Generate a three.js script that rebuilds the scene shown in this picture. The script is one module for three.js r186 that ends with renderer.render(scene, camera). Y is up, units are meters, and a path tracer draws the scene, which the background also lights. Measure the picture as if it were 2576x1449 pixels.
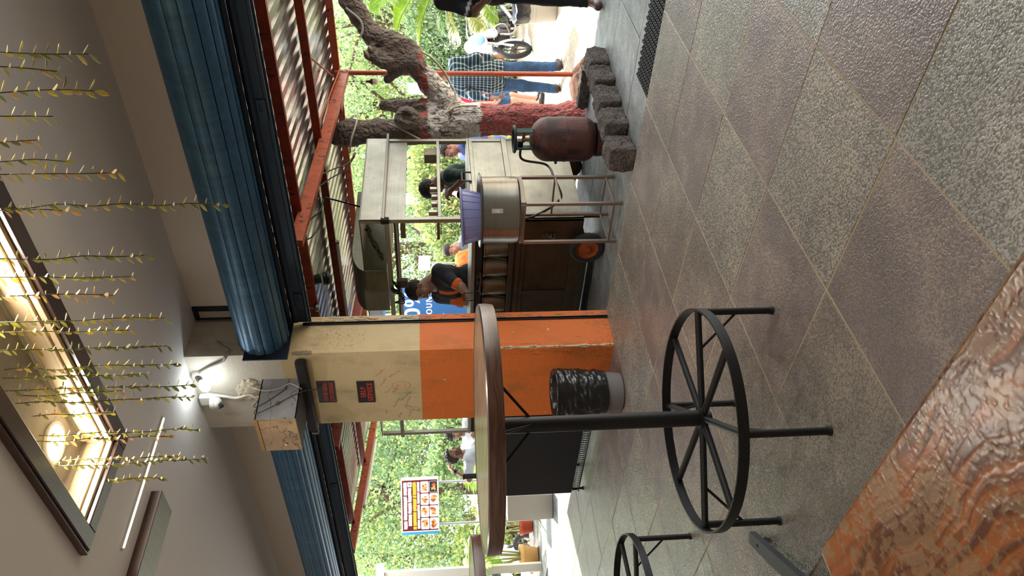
import * as THREE from 'three';
import { mergeGeometries, mergeVertices, toCreasedNormals } from 'three/addons/utils/BufferGeometryUtils.js';
import { RoundedBoxGeometry } from 'three/addons/geometries/RoundedBoxGeometry.js';
import { RectAreaLightUniformsLib } from 'three/addons/lights/RectAreaLightUniformsLib.js';

// ---------- camera, sky, sun, exposure ----------
const scene = new THREE.Scene();
const FOCAL = 1885, EYE = new THREE.Vector3(0, 1.4, 0), YAW = 0.74923, PITCH = -0.10039, ROLL = -0.02121;
const camera = new THREE.PerspectiveCamera(2 * Math.atan(724.5 / FOCAL) * 180 / Math.PI, 2576 / 1449, 0.05, 120);
camera.position.copy(EYE);
camera.rotation.set(PITCH, YAW, ROLL - Math.PI / 2, 'YXZ');   // the phone was held upright, the picture lies on its side
scene.add(camera);
const renderer = new THREE.WebGLRenderer({ antialias: true });
renderer.toneMapping = THREE.LinearToneMapping;
renderer.toneMappingExposure = 1.08;
renderer.shadowMap.enabled = true;
RectAreaLightUniformsLib.init();
scene.background = new THREE.Color(0.93, 0.98, 1.0);
scene.backgroundIntensity = 5;
const sun = new THREE.DirectionalLight(new THREE.Color(1, 0.95, 0.88), 13);
sun.position.set(-13, 16, -13); sun.target.position.set(-5, 0, -6);
sun.castShadow = true; sun.shadow.mapSize.set(4096, 4096); sun.shadow.radius = 2;
Object.assign(sun.shadow.camera, { left: -20, right: 20, top: 20, bottom: -20, near: 1, far: 60 });
scene.add(sun, sun.target);

// ---------- helpers ----------
const V = (x = 0, y = 0, z = 0) => new THREE.Vector3(x, y, z);
const PI = Math.PI, TAU = PI * 2;
function mulberry(a) { return () => { a |= 0; a = a + 0x6D2B79F5 | 0; let t = Math.imul(a ^ a >>> 15, 1 | a); t = t + Math.imul(t ^ t >>> 7, 61 | t) ^ t; return ((t ^ t >>> 14) >>> 0) / 4294967296; }; }
let rnd = mulberry(7);
const rr = (a, b) => a + (b - a) * rnd();
const clamp = (x, a = 0, b = 1) => Math.min(b, Math.max(a, x));
const mix = (a, b, t) => a + (b - a) * t;
const sstep = (a, b, x) => { const t = clamp((x - a) / (b - a)); return t * t * (3 - 2 * t); };
const uprightMatrix = new THREE.Matrix4().makeRotationFromEuler(new THREE.Euler(PITCH, YAW, ROLL, 'YXZ'));
// a pixel of the photograph -> a direction from the lens; then a point on a plane the thing touches
function ray(x, y) { return V((1449 - y - 724.5) / FOCAL, -(x - 1288) / FOCAL, -1).transformDirection(uprightMatrix); }
function onPlane(x, y, axis, val) { const d = ray(x, y), t = (val - EYE[axis]) / d[axis]; return EYE.clone().addScaledVector(d, t); }
const onY = (x, y, h = 0) => onPlane(x, y, 'y', h), onZ = (x, y, z) => onPlane(x, y, 'z', z), onX = (x, y, v) => onPlane(x, y, 'x', v);
// value noise
function hash(x, y, z = 0) { let h = Math.imul(x, 374761393) + Math.imul(y, 668265263) + Math.imul(z, 1274126177) | 0; h = Math.imul(h ^ h >>> 13, 1274126177); return ((h ^ h >>> 16) >>> 0) / 4294967296; }
function noise2(x, y, px = 1 << 20, py = px, s = 0) {
  const xi = Math.floor(x), yi = Math.floor(y), u = x - xi, v = y - yi, a = u * u * (3 - 2 * u), b = v * v * (3 - 2 * v), m = (n, p) => ((n % p) + p) % p;
  const x0 = m(xi, px), x1 = m(xi + 1, px), y0 = m(yi, py), y1 = m(yi + 1, py);
  return mix(mix(hash(x0, y0, s), hash(x1, y0, s), a), mix(hash(x0, y1, s), hash(x1, y1, s), a), b);
}
function fbm(x, y, px, py = px, oct = 4, s = 0) { let v = 0, a = 0.5, t = 0; for (let i = 0; i < oct; i++) { v += a * noise2(x, y, px, py, s + i * 17); t += a; a *= 0.5; x *= 2; y *= 2; px *= 2; py *= 2; } return v / t; }
function noise3(x, y, z) {
  const xi = Math.floor(x), yi = Math.floor(y), zi = Math.floor(z), u = x - xi, v = y - yi, w = z - zi, a = u * u * (3 - 2 * u), b = v * v * (3 - 2 * v), c = w * w * (3 - 2 * w);
  const l = (k) => mix(mix(hash(xi, yi, zi + k), hash(xi + 1, yi, zi + k), a), mix(hash(xi, yi + 1, zi + k), hash(xi + 1, yi + 1, zi + k), a), b);
  return mix(l(0), l(1), c);
}
function tex(w, h, fn, srgb = true, rx = 1, ry = rx) {
  const d = new Uint8Array(w * h * 4);
  for (let j = 0, k = 0; j < h; j++) for (let i = 0; i < w; i++, k += 4) { const c = fn(i / w, j / h, i, j); if (typeof c === 'number') d[k] = d[k + 1] = d[k + 2] = clamp(c) * 255; else { d[k] = clamp(c[0]) * 255; d[k + 1] = clamp(c[1]) * 255; d[k + 2] = clamp(c[2]) * 255; } d[k + 3] = 255; }
  const t = new THREE.DataTexture(d, w, h); t.wrapS = t.wrapT = THREE.RepeatWrapping; t.magFilter = THREE.LinearFilter; t.minFilter = THREE.LinearMipmapLinearFilter; t.generateMipmaps = true; t.repeat.set(rx, ry);
  if (srgb) t.colorSpace = THREE.SRGBColorSpace; t.needsUpdate = true; return t;
}
function again(t, rx, ry = rx) { const c = t.clone(); c.repeat.set(rx, ry); c.needsUpdate = true; return c; }
function canvasTex(w, h, draw, srgb = true) { const c = document.createElement('canvas'); c.width = w; c.height = h; draw(c.getContext('2d'), w, h); const t = new THREE.CanvasTexture(c); if (srgb) t.colorSpace = THREE.SRGBColorSpace; return t; }
function mat(color, roughness = 0.7, metalness = 0, extra = {}) { return new THREE.MeshStandardMaterial({ color, roughness, metalness, side: THREE.DoubleSide, ...extra }); }
function pmat(color, roughness = 0.7, metalness = 0, extra = {}) { return new THREE.MeshPhysicalMaterial({ color, roughness, metalness, side: THREE.DoubleSide, ...extra }); }
// names, labels, parents
const used = {};
function numbered(n) { const k = used[n] = (used[n] ?? -1) + 1; return k ? n + '_' + String(k).padStart(3, '0') : n; }
function tagged(o, label, category, group, kind) { Object.assign(o.userData, { label, category }); if (group) o.userData.group = group; if (kind) o.userData.kind = kind; return o; }
function thing(name, label, category, pos = V(), group) { const g = new THREE.Group(); g.name = numbered(name); g.position.copy(pos); scene.add(g); return tagged(g, label, category, group); }
function part(parent, name, geo, m, label) { const o = new THREE.Mesh(geo, m); o.name = name; o.castShadow = o.receiveShadow = true; parent.add(o); if (label) o.userData.label = label; return o; }
function solo(name, geo, m, label, category, pos = V(), group) { const o = new THREE.Mesh(geo, m); o.name = numbered(name); o.castShadow = o.receiveShadow = true; o.position.copy(pos); scene.add(o); return tagged(o, label, category, group); }
function struct(name, geo, m, label, category = 'structure') { const o = geo ? new THREE.Mesh(geo, m) : new THREE.Group(); o.name = name; o.castShadow = o.receiveShadow = true; scene.add(o); return tagged(o, label, category, null, 'structure'); }
function rebase(g, base) { g.position.copy(base); for (const c of g.children) c.position.sub(base); return g; }
function dup(o, pos, turn, label) { const c = o.clone(); c.name = numbered(o.name.replace(/_\d{3}$/, '')); c.userData = { ...o.userData }; if (label) c.userData.label = label; c.position.copy(pos); if (turn !== undefined) c.rotation.y = turn; scene.add(c); return c; }
// geometry
function fix(g) { g = g.index ? g.toNonIndexed() : g; for (const k of Object.keys(g.attributes)) if (!['position', 'normal', 'uv', 'color'].includes(k)) g.deleteAttribute(k); if (!g.attributes.uv) g.setAttribute('uv', new THREE.BufferAttribute(new Float32Array(g.attributes.position.count * 2), 2)); return g; }
function merge(list) { const l = list.map(fix); if (l.some((g) => g.attributes.color)) for (const g of l) if (!g.attributes.color) g.setAttribute('color', new THREE.BufferAttribute(new Float32Array(g.attributes.position.count * 3).fill(1), 3)); return l.length === 1 ? l[0] : mergeGeometries(l); }
const at = (g, x = 0, y = 0, z = 0) => g.translate(x, y, z);
const bx = (w, h, d, x = 0, y = 0, z = 0) => at(new THREE.BoxGeometry(w, h, d), x, y, z);
const rbx = (w, h, d, r, x = 0, y = 0, z = 0, s = 1) => at(new RoundedBoxGeometry(w, h, d, s, Math.min(r, w / 2.01, h / 2.01, d / 2.01)), x, y, z);
function spanBox(x0, x1, y0, y1, z0, z1, r = 0) { const a = Math.abs(x1 - x0), b = Math.abs(y1 - y0), c = Math.abs(z1 - z0), X = (x0 + x1) / 2, Y = (y0 + y1) / 2, Z = (z0 + z1) / 2; return r ? rbx(a, b, c, r, X, Y, Z) : bx(a, b, c, X, Y, Z); }
function alignY(g, a, b) { const d = b.clone().sub(a), q = new THREE.Quaternion().setFromUnitVectors(V(0, 1, 0), d.clone().normalize()); return g.applyQuaternion(q).translate((a.x + b.x) / 2, (a.y + b.y) / 2, (a.z + b.z) / 2); }
function rod(a, b, r0, r1 = r0, n = 12) { return alignY(new THREE.CylinderGeometry(r1, r0, a.distanceTo(b), n), a, b); }
function beam(a, b, w, h, r = 0.003) { // box from a to b, w sideways, h upwards
  const d = b.clone().sub(a), l = d.length(); d.normalize(); const side = V().crossVectors(d, Math.abs(d.y) > 0.95 ? V(1, 0, 0) : V(0, 1, 0)).normalize(), up = V().crossVectors(side, d);
  const g = r ? new RoundedBoxGeometry(w, h, l, 1, Math.min(r, w / 2.1, h / 2.1)) : new THREE.BoxGeometry(w, h, l);
  return g.applyMatrix4(new THREE.Matrix4().makeBasis(side, up, d.negate())).translate((a.x + b.x) / 2, (a.y + b.y) / 2, (a.z + b.z) / 2);
}
function tube(pts, r, seg = 24, n = 8, closed = false) { return new THREE.TubeGeometry(new THREE.CatmullRomCurve3(pts.map((p) => p.isVector3 ? p : V(...p)), closed, 'catmullrom', 0.5), seg, r, n, closed); }
function lathe(prof, n = 32, a0 = 0, a1 = TAU) { return new THREE.LatheGeometry(prof.map(([r, y]) => new THREE.Vector2(r, y)), n, a0, a1); }
function latheSharp(prof, n = 32, crease = 0.6) { return toCreasedNormals(lathe(prof, n), crease); }
function extrude(pts, depth, bevel = 0, holes = []) { const s = new THREE.Shape(pts.map(([x, y]) => new THREE.Vector2(x, y))); for (const h of holes) s.holes.push(new THREE.Path(h.map(([x, y]) => new THREE.Vector2(x, y)))); return new THREE.ExtrudeGeometry(s, { depth: depth - 2 * bevel, bevelEnabled: bevel > 0, bevelThickness: bevel, bevelSize: bevel, bevelOffset: -bevel, bevelSegments: 2, curveSegments: 12 }).translate(0, 0, bevel); }
const circlePts = (r, n = 24, cx = 0, cy = 0, f = 1) => Array.from({ length: n }, (_, i) => [cx + r * Math.cos(i / n * TAU) , cy + r * f * Math.sin(i / n * TAU)]);
const rot = (g, ax = 0, ay = 0, az = 0) => { if (ax) g.rotateX(ax); if (ay) g.rotateY(ay); if (az) g.rotateZ(az); return g; };
function tint(g, fn) { const p = g.attributes.position, c = new Float32Array(p.count * 3), v = V(); for (let i = 0; i < p.count; i++) { v.fromBufferAttribute(p, i); const k = typeof fn === 'function' ? fn(v) : fn; c[i * 3] = k[0]; c[i * 3 + 1] = k[1]; c[i * 3 + 2] = k[2]; } g.setAttribute('color', new THREE.BufferAttribute(c, 3)); return g; }
const lin = (hex) => { const c = new THREE.Color(hex); return [c.r, c.g, c.b]; };
function boxUV(g, s = 1) { // uv in metres from the dominant axis
  const p = g.attributes.position, n = g.attributes.normal, u = new Float32Array(p.count * 2);
  for (let i = 0; i < p.count; i++) { const ax = Math.abs(n.getX(i)), ay = Math.abs(n.getY(i)), az = Math.abs(n.getZ(i)); const [a, b] = ay >= ax && ay >= az ? [p.getX(i), p.getZ(i)] : ax >= az ? [p.getZ(i), p.getY(i)] : [p.getX(i), p.getY(i)]; u[i * 2] = a * s; u[i * 2 + 1] = b * s; }
  g.setAttribute('uv', new THREE.BufferAttribute(u, 2)); return g;
}
// surface of a distance field on a grid (surface nets); blocks far from the surface are skipped
function iso(field, lo, hi, cell, colour) {
  const B = 6, nx = Math.ceil((hi.x - lo.x) / cell / B) * B + 1, ny = Math.ceil((hi.y - lo.y) / cell / B) * B + 1, nz = Math.ceil((hi.z - lo.z) / cell / B) * B + 1;
  const f = new Float32Array(nx * ny * nz).fill(1), id = (i, j, k) => (k * ny + j) * nx + i, reach = cell * B * 0.95;
  const live = [];
  for (let k = 0; k < nz - 1; k += B) for (let j = 0; j < ny - 1; j += B) for (let i = 0; i < nx - 1; i += B) {
    const c = field(lo.x + (i + B / 2) * cell, lo.y + (j + B / 2) * cell, lo.z + (k + B / 2) * cell);
    if (Math.abs(c) > reach * 1.35) { if (c < 0) for (let a = 0; a <= B; a++) for (let b = 0; b <= B; b++) for (let d = 0; d <= B; d++) f[id(i + d, j + b, k + a)] = -1; continue; }
    live.push([i, j, k]);
  }
  for (const [i, j, k] of live) for (let a = 0; a <= B; a++) for (let b = 0; b <= B; b++) for (let d = 0; d <= B; d++) f[id(i + d, j + b, k + a)] = field(lo.x + (i + d) * cell, lo.y + (j + b) * cell, lo.z + (k + a) * cell);
  const vid = new Map(), pos = [], ind = [];
  const E8 = [[0, 0, 0], [1, 0, 0], [0, 1, 0], [1, 1, 0], [0, 0, 1], [1, 0, 1], [0, 1, 1], [1, 1, 1]], ED = [[0, 1], [2, 3], [4, 5], [6, 7], [0, 2], [1, 3], [4, 6], [5, 7], [0, 4], [1, 5], [2, 6], [3, 7]];
  for (const [bi, bj, bk] of live) for (let k = bk; k < bk + B && k < nz - 1; k++) for (let j = bj; j < bj + B && j < ny - 1; j++) for (let i = bi; i < bi + B && i < nx - 1; i++) {
    let m = 0; const s = E8.map((e, q) => { const v = f[id(i + e[0], j + e[1], k + e[2])]; if (v < 0) m |= 1 << q; return v; });
    if (m === 0 || m === 255) continue;
    let x = 0, y = 0, z = 0, n = 0;
    for (const [a, b] of ED) if ((s[a] < 0) !== (s[b] < 0)) { const t = s[a] / (s[a] - s[b]); x += mix(E8[a][0], E8[b][0], t); y += mix(E8[a][1], E8[b][1], t); z += mix(E8[a][2], E8[b][2], t); n++; }
    vid.set(id(i, j, k), pos.length / 3); pos.push(lo.x + (i + x / n) * cell, lo.y + (j + y / n) * cell, lo.z + (k + z / n) * cell);
  }
  const quad = (a, b, c, d, flip) => { if ([a, b, c, d].some((q) => q === undefined)) return; if (flip) ind.push(a, b, c, a, c, d); else ind.push(a, c, b, a, d, c); };
  for (const key of vid.keys()) {
    const i = key % nx, j = Math.floor(key / nx) % ny, k = Math.floor(key / nx / ny), v0 = f[key] < 0;
    if (j > 0 && k > 0 && (f[id(i + 1, j, k)] < 0) !== v0) quad(vid.get(id(i, j - 1, k - 1)), vid.get(id(i, j, k - 1)), vid.get(id(i, j, k)), vid.get(id(i, j - 1, k)), v0);
    if (i > 0 && k > 0 && (f[id(i, j + 1, k)] < 0) !== v0) quad(vid.get(id(i - 1, j, k - 1)), vid.get(id(i - 1, j, k)), vid.get(id(i, j, k)), vid.get(id(i, j, k - 1)), v0);
    if (i > 0 && j > 0 && (f[id(i, j, k + 1)] < 0) !== v0) quad(vid.get(id(i - 1, j - 1, k)), vid.get(id(i, j - 1, k)), vid.get(id(i, j, k)), vid.get(id(i - 1, j, k)), v0);
  }
  const g = new THREE.BufferGeometry(); g.setAttribute('position', new THREE.BufferAttribute(new Float32Array(pos), 3)); g.setIndex(ind);
  const nr = new Float32Array(pos.length), e = cell * 0.5;
  for (let q = 0; q < pos.length; q += 3) { const x = pos[q], y = pos[q + 1], z = pos[q + 2]; let a = field(x + e, y, z) - field(x - e, y, z), b = field(x, y + e, z) - field(x, y - e, z), c = field(x, y, z + e) - field(x, y, z - e); const l = Math.hypot(a, b, c) || 1; nr[q] = a / l; nr[q + 1] = b / l; nr[q + 2] = c / l; }
  g.setAttribute('normal', new THREE.BufferAttribute(nr, 3));
  if (colour) tint(g, colour);
  return g;
}
const smin = (a, b, k) => { const h = Math.max(k - Math.abs(a - b), 0) / k; return Math.min(a, b) - h * h * k * 0.25; };
const smax = (a, b, k) => -smin(-a, -b, k);
function capsule(x, y, z, a, b, r0, r1) { const dx = b.x - a.x, dy = b.y - a.y, dz = b.z - a.z, px = x - a.x, py = y - a.y, pz = z - a.z, h = clamp((px * dx + py * dy + pz * dz) / (dx * dx + dy * dy + dz * dz + 1e-9)); return Math.hypot(px - dx * h, py - dy * h, pz - dz * h) - mix(r0, r1, h); }
// ---------- shared surfaces ----------
const plasterBump = tex(512, 512, (u, v) => 0.5 * fbm(u * 8, v * 8, 8, 8, 4, 3) + 0.5 * fbm(u * 40, v * 40, 40, 40, 3, 9), false);
const wallWhite = mat('#d8cdc2', 0.85, 0, { bumpMap: again(plasterBump, 1), bumpScale: 0.002 });
const ceilWhite = mat('#e4e1df', 0.9, 0, { bumpMap: again(plasterBump, 1), bumpScale: 0.001 });
const creamMould = mat('#cdb692', 0.7);
const black = mat('#131315', 0.45, 0.3), blackPaint = mat('#17171a', 0.42, 0.2, { bumpMap: again(plasterBump, 6), bumpScale: 0.0005 });
const steel = mat('#b9b6ae', 0.3, 0.95), darkSteel = mat('#6f675d', 0.35, 0.9);
// slate
function fieldOf(n, fn) { const a = new Float32Array(n * n); for (let j = 0; j < n; j++) for (let i = 0; i < n; i++) a[j * n + i] = fn(i / n, j / n); const q = (u, v) => { const x = ((u % 1) + 1) % 1 * n, y = ((v % 1) + 1) % 1 * n, x0 = Math.floor(x) % n, y0 = Math.floor(y) % n, x1 = (x0 + 1) % n, y1 = (y0 + 1) % n, f = x - Math.floor(x), g = y - Math.floor(y); return mix(mix(a[y0 * n + x0], a[y0 * n + x1], f), mix(a[y1 * n + x0], a[y1 * n + x1], f), g); }; q.at = (i, j) => a[j * n + i]; return q; }
const slateWarp = fieldOf(128, (u, v) => 0.6 * fbm(u * 6, v * 6, 6, 6, 3, 5)), slateRidge = fieldOf(1024, (u, v) => { const w = slateWarp(u, v); return fbm(u * 150 + w * 6, v * 180 + w * 8, 150, 180, 3, 11); }), slateSwell = fieldOf(256, (u, v) => fbm(u * 14, v * 24, 14, 24, 3, 23));
const slateBump = tex(1024, 1024, (u, v, i, j) => 0.42 * sstep(0.25, 0.75, slateRidge.at(i, j)) + 0.43 * slateSwell(u, v) + 0.15 * hash(i >> 2, j >> 2, 31), false);
function slateMap(base, dark, pale, k, s) {
  const patch = fieldOf(128, (u, v) => fbm(u * 5, v * 5, 5, 5, 4, s));
  return tex(1024, 1024, (u, v, i, j) => { const a = sstep(0.25, 0.72, slateRidge.at(i, j)), b = patch(u, v), c = hash(i >> 1, j >> 1, s + 3), t = clamp(k * (1 - a) + 0.25 * (c - 0.5)), q = sstep(0.5, 0.75, b) * 0.5; return base.map((x, n) => mix(mix(x, dark[n], t), pale[n], q * a) / 255 * (0.9 + 0.2 * b)); });
}
const slate = [
  slateMap([150, 145, 135], [86, 80, 72], [168, 154, 134], 0.75, 41),
  slateMap([122, 112, 109], [90, 81, 77], [148, 132, 118], 0.4, 53),
  slateMap([132, 124, 116], [88, 80, 73], [156, 142, 124], 0.6, 67),
  slateMap([146, 143, 136], [84, 81, 75], [162, 158, 150], 0.72, 79),
].map((m) => mat('#ffffff', 0.26, 0, { map: m, bumpMap: slateBump, bumpScale: 0.006 }));
const grout = mat('#9a8a70', 0.9, 0, { bumpMap: again(plasterBump, 3), bumpScale: 0.002 });

// ---------- floor ----------
const TX = 0.6294, TZ = 0.6274, TX0 = -1.7807, TZ0 = -3.7519, EDGE = -4.35, OUT = -0.1;
const floor = struct('floor', null, null, 'riven slate tiled floor of the eating hall');
part(floor, 'screed', spanBox(-12, 2.6, -0.16, -0.002, EDGE, 3.2), grout);
function slab(w, d, h, c, du, dv, turn) { // chamfered tile, top at y = 0
  const a = w / 2, b = d / 2, p = [], id = [];
  const ring = (x, y, z) => [[-x, y, -z], [x, y, -z], [x, y, z], [-x, y, z]];
  const R = [ring(a - c, 0, b - c), ring(a, -c * 0.8, b), ring(a, -h, b)];
  const quad = (q) => { p.push(q[0], q[2], q[1], q[0], q[3], q[2]); };
  quad([R[0][0], R[0][1], R[0][2], R[0][3]]);
  for (let k = 0; k < 2; k++) for (let i = 0; i < 4; i++) { const j = (i + 1) % 4; quad([R[k + 1][i], R[k + 1][j], R[k][j], R[k][i]]); }
  const g = new THREE.BufferGeometry(); g.setAttribute('position', new THREE.Float32BufferAttribute(p.flat(), 3)); g.computeVertexNormals();
  const uv = []; for (const [x, , z] of p) { const [s, t] = turn ? [z, x] : [x, z]; uv.push(s / 0.95 + du, t / 0.95 + dv); } g.setAttribute('uv', new THREE.Float32BufferAttribute(uv, 2)); return g;
}
const tileGeo = Array.from({ length: 9 }, (_, i) => slab(TX - 0.008, TZ - 0.008, 0.012, 0.0015, rnd(), rnd(), 0));
{
  rnd = mulberry(101);
  const fixed = { '2,-1': 0, '1,-1': 1, '3,-1': 1, '2,-2': 1, '3,-2': 3, '2,0': 1, '3,0': 2, '1,0': 0, '0,0': 1, '0,-1': 0, '1,-2': 3, '1,1': 2, '2,1': 2, '3,1': 2, '0,-2': 0, '4,-1': 3, '0,1': 2, '-1,0': 2, '-1,-1': 1, '-1,1': 1, '0,2': 1 };
  for (let i = -1; i < 8; i++) for (let j = -3; j < 14; j++) {
    const x = TX0 - (j + 0.5) * TX, z = TZ0 + (i + 0.5) * TZ;
    const q = ray(1288, 724), along = (x) * q.x + z * q.z; if (along < 0.3 || x < -10.5) continue;
    const m = slate[fixed[`${i},${j}`] ?? Math.floor(rnd() * 4)];
    let g = tileGeo[Math.floor(rnd() * 9)], zz = z;
    if (i === -1) { g = slab(TX - 0.006, TZ - 0.03, 0.012, 0.0025, rnd(), rnd(), 0); zz = z + 0.012; }
    const t = part(floor, 'tile', g, m); t.position.set(x, rr(-0.0015, 0.0015), zz); t.rotation.set(rr(-1, 1) * 0.0016, 0, rr(-1, 1) * 0.0016);
  }
}
const redPaint = mat('#7a2c28', 0.55, 0, { bumpMap: again(plasterBump, 4), bumpScale: 0.002 });
struct('trim_1', spanBox(-4.3, -3.12, -0.1, -0.094, EDGE - 0.26, EDGE - 0.005), redPaint, 'red painted strip on the paving along the door step');
// ---------- shell ----------
const H = 3.3, TR = { x0: -3.72, x1: 1.4, z0: -2.765, z1: -2.235, top: 3.45 };
struct('ceiling', merge([spanBox(-12, TR.x0, H, H + 0.3, -4.56, 3.2), spanBox(TR.x1, 2.6, H, H + 0.3, -4.56, 3.2), spanBox(TR.x0, TR.x1, H, H + 0.3, -4.56, TR.z0), spanBox(TR.x0, TR.x1, H, H + 0.3, TR.z1, 3.2), spanBox(TR.x0, TR.x1, TR.top + 0.002, H + 0.3, TR.z0, TR.z1)]), ceilWhite, 'off-white plastered ceiling with a long recessed tray');
struct('wall_front', merge([spanBox(-12, 2.6, 2.6, 3.3, -4.56, -4.36), spanBox(1.6, 2.6, -0.1, 2.6, -4.56, -4.36)]), wallWhite, 'off-white lintel beam over the shutter openings');
struct('wall_back', spanBox(-12.2, 2.8, -0.16, 3.6, 3.2, 3.4), wallWhite, 'off-white back wall of the hall');
struct('wall_right', spanBox(2.6, 2.8, -0.16, 3.6, -4.56, 3.2), wallWhite, 'off-white side wall of the hall');
struct('wall_left', spanBox(-12.2, -12, -0.16, 3.6, -4.56, 3.2), wallWhite, 'off-white far side wall of the hall');
// ---------- ceiling tray ----------
const woodGrain = (a, b, s) => tex(512, 512, (u, v) => { const w = fbm(u * 3, v * 12, 3, 12, 3, s), g = fbm(u * 4 + w, v * 90 + w * 5, 4, 90, 3, s + 5); return a.map((x, i) => mix(x, b[i], sstep(0.3, 0.75, g)) / 255); });
const mahogany = pmat('#ffffff', 0.38, 0, { map: woodGrain([82, 46, 34], [50, 28, 22], 91), clearcoat: 0.5, clearcoatRoughness: 0.3 });
const darkWood = pmat('#ffffff', 0.36, 0, { map: woodGrain([66, 46, 44], [46, 32, 31], 95), clearcoat: 0.5, clearcoatRoughness: 0.25 });
{
  const g = thing('ceiling_tray_frame', 'dark wood moulding framing the long recessed ceiling tray', 'ceiling frame', V());
  const w = 0.1, d = 0.05;
  const o = { x0: TR.x0 - w, x1: TR.x1, z0: TR.z0 - w, z1: TR.z1 + w };
  part(g, 'frame_board', spanBox(o.x0, o.x1, H - d, H, o.z0, TR.z0 - 0.002, 0.006), darkWood);
  part(g, 'frame_board', spanBox(o.x0, o.x1, H - d, H, TR.z1 + 0.002, o.z1, 0.006), darkWood);
  part(g, 'frame_board', spanBox(o.x0 + 0.002, TR.x0 - 0.002, H - d + 0.001, H, TR.z0, TR.z1, 0.006), darkWood);
  part(g, 'edge_strip', spanBox(o.x0 - 0.016, o.x1, H - d + 0.012, H, o.z1, o.z1 + 0.016, 0.004), mahogany);
  part(g, 'edge_strip', spanBox(o.x0 - 0.016, o.x1, H - d + 0.012, H, o.z0 - 0.016, o.z0, 0.004), mahogany);
  part(g, 'edge_strip', spanBox(o.x0 - 0.016, o.x0, H - d + 0.012, H, o.z0, o.z1, 0.004), mahogany);
  // stepped cream cornice inside the recess
  const step = (k, y0, y1, t) => { part(g, 'cornice', spanBox(TR.x0, TR.x1, y0, y1, TR.z0 - 0.01, TR.z0 + t, 0.004), creamMould); part(g, 'cornice', spanBox(TR.x0, TR.x1, y0, y1, TR.z1 - t, TR.z1 + 0.01, 0.004), creamMould); part(g, 'cornice', spanBox(TR.x0 - 0.01, TR.x0 + t, y0, y1, TR.z0 + t, TR.z1 - t, 0.004), creamMould); };
  step(0, H - 0.02, H + 0.012, 0.02); step(1, H + 0.016, H + 0.036, 0.034); step(2, H + 0.04, H + 0.118, 0.026);
  const pm = tex(512, 512, (u, v) => { const n = fbm(u * 5, v * 5, 5, 5, 5, 61), q = Math.abs(fbm(u * 4, v * 4, 4, 4, 4, 71) - 0.5); return [0.62, 0.6, 0.57].map((c) => c * (0.75 + 0.4 * n) - (q < 0.012 ? 0.08 : 0)); });
  part(g, 'tray_panel', boxUV(spanBox(TR.x0 + 0.045, TR.x1, TR.top - 0.012, TR.top, TR.z0 + 0.045, TR.z1 - 0.045)), mat('#d8d4cf', 0.55, 0, { map: pm }), 'grey marbled tray panel');
  rebase(g, V(o.x0, H, -2.5));
}
const glowWarm = mat('#fff6e0', 0.5, 0, { emissive: new THREE.Color(1, 0.86, 0.6), emissiveIntensity: 2.6 });
function areaLight(x, y, z, w, h, col, I) { const l = new THREE.RectAreaLight(col, I, w, h); l.position.set(x, y, z); l.lookAt(x, y - 1, z); scene.add(l); return l; }
const warm = new THREE.Color(1, 0.93, 0.83), cool = new THREE.Color(0.9, 0.97, 1);
function panelLamp(x, y, z, label) {
  const g = thing('panel_lamp', label, 'lamp', V(x, y, z), 'round ceiling panel lamps');
  part(g, 'rim', lathe([[0.098, 0], [0.112, 0], [0.112, -0.012], [0.1, -0.016], [0.098, 0]], 32), mat('#e8e4da', 0.4));
  part(g, 'diffuser', at(new THREE.CylinderGeometry(0.1, 0.1, 0.01, 32), 0, -0.006, 0), glowWarm, 'glowing warm diffuser');
  areaLight(x, y - 0.022, z, 0.18, 0.18, warm, 195);
}
for (const [x, l] of [[-3.42, 'warm round panel lamp at the closed end of the ceiling tray'], [-2.32, 'warm round panel lamp in the middle of the ceiling tray'], [-1.2, 'warm round panel lamp in the ceiling tray beyond the hanging vines'], [-0.1, 'warm round panel lamp at the far end of the ceiling tray']]) panelLamp(x, TR.top - 0.012, -2.55, l);
for (const [x, z, l] of [[-3.2, 0.6, 'warm round panel lamp in the flat ceiling behind the stool'], [-1, 0.6, 'warm round panel lamp in the flat ceiling over the glossy dining table'], [-6.6, 0.6, 'warm round panel lamp in the flat ceiling in the rear corner'], [-6.6, -2, 'warm round panel lamp in the flat ceiling before the black counter']]) panelLamp(x, H, z, l);
{ // LED line
  const a = onY(410, 1050, 3.292), b = onY(313, 1383, 3.292), c = a.clone().add(b).multiplyScalar(0.5), L = a.distanceTo(b);
  const g = thing('led_line_lamp', 'thin glowing yellow-white LED line set in the ceiling', 'lamp', V(-4.285, H, c.z));
  part(g, 'profile', bx(0.026, 0.012, L + 0.02, 0, -0.004, 0), mat('#dedbd4', 0.4, 0.2));
  part(g, 'diffuser', rbx(0.018, 0.008, L, 0.003, 0, -0.012, 0), mat('#fffbe8', 0.4, 0, { emissive: new THREE.Color(1, 0.98, 0.72), emissiveIntensity: 3 }), 'glowing diffuser strip');
  areaLight(-4.285, H - 0.02, c.z, 0.016, L, new THREE.Color(1, 0.96, 0.8), 60);
}
solo('ceiling_board', boxUV(spanBox(-0.13, 0.13, -0.07, 0, -2.9, 0, 0.005), 1.2), mahogany, 'long mahogany board fixed under the ceiling beside the LED line', 'board', V(-4.585, H, 0));
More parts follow.
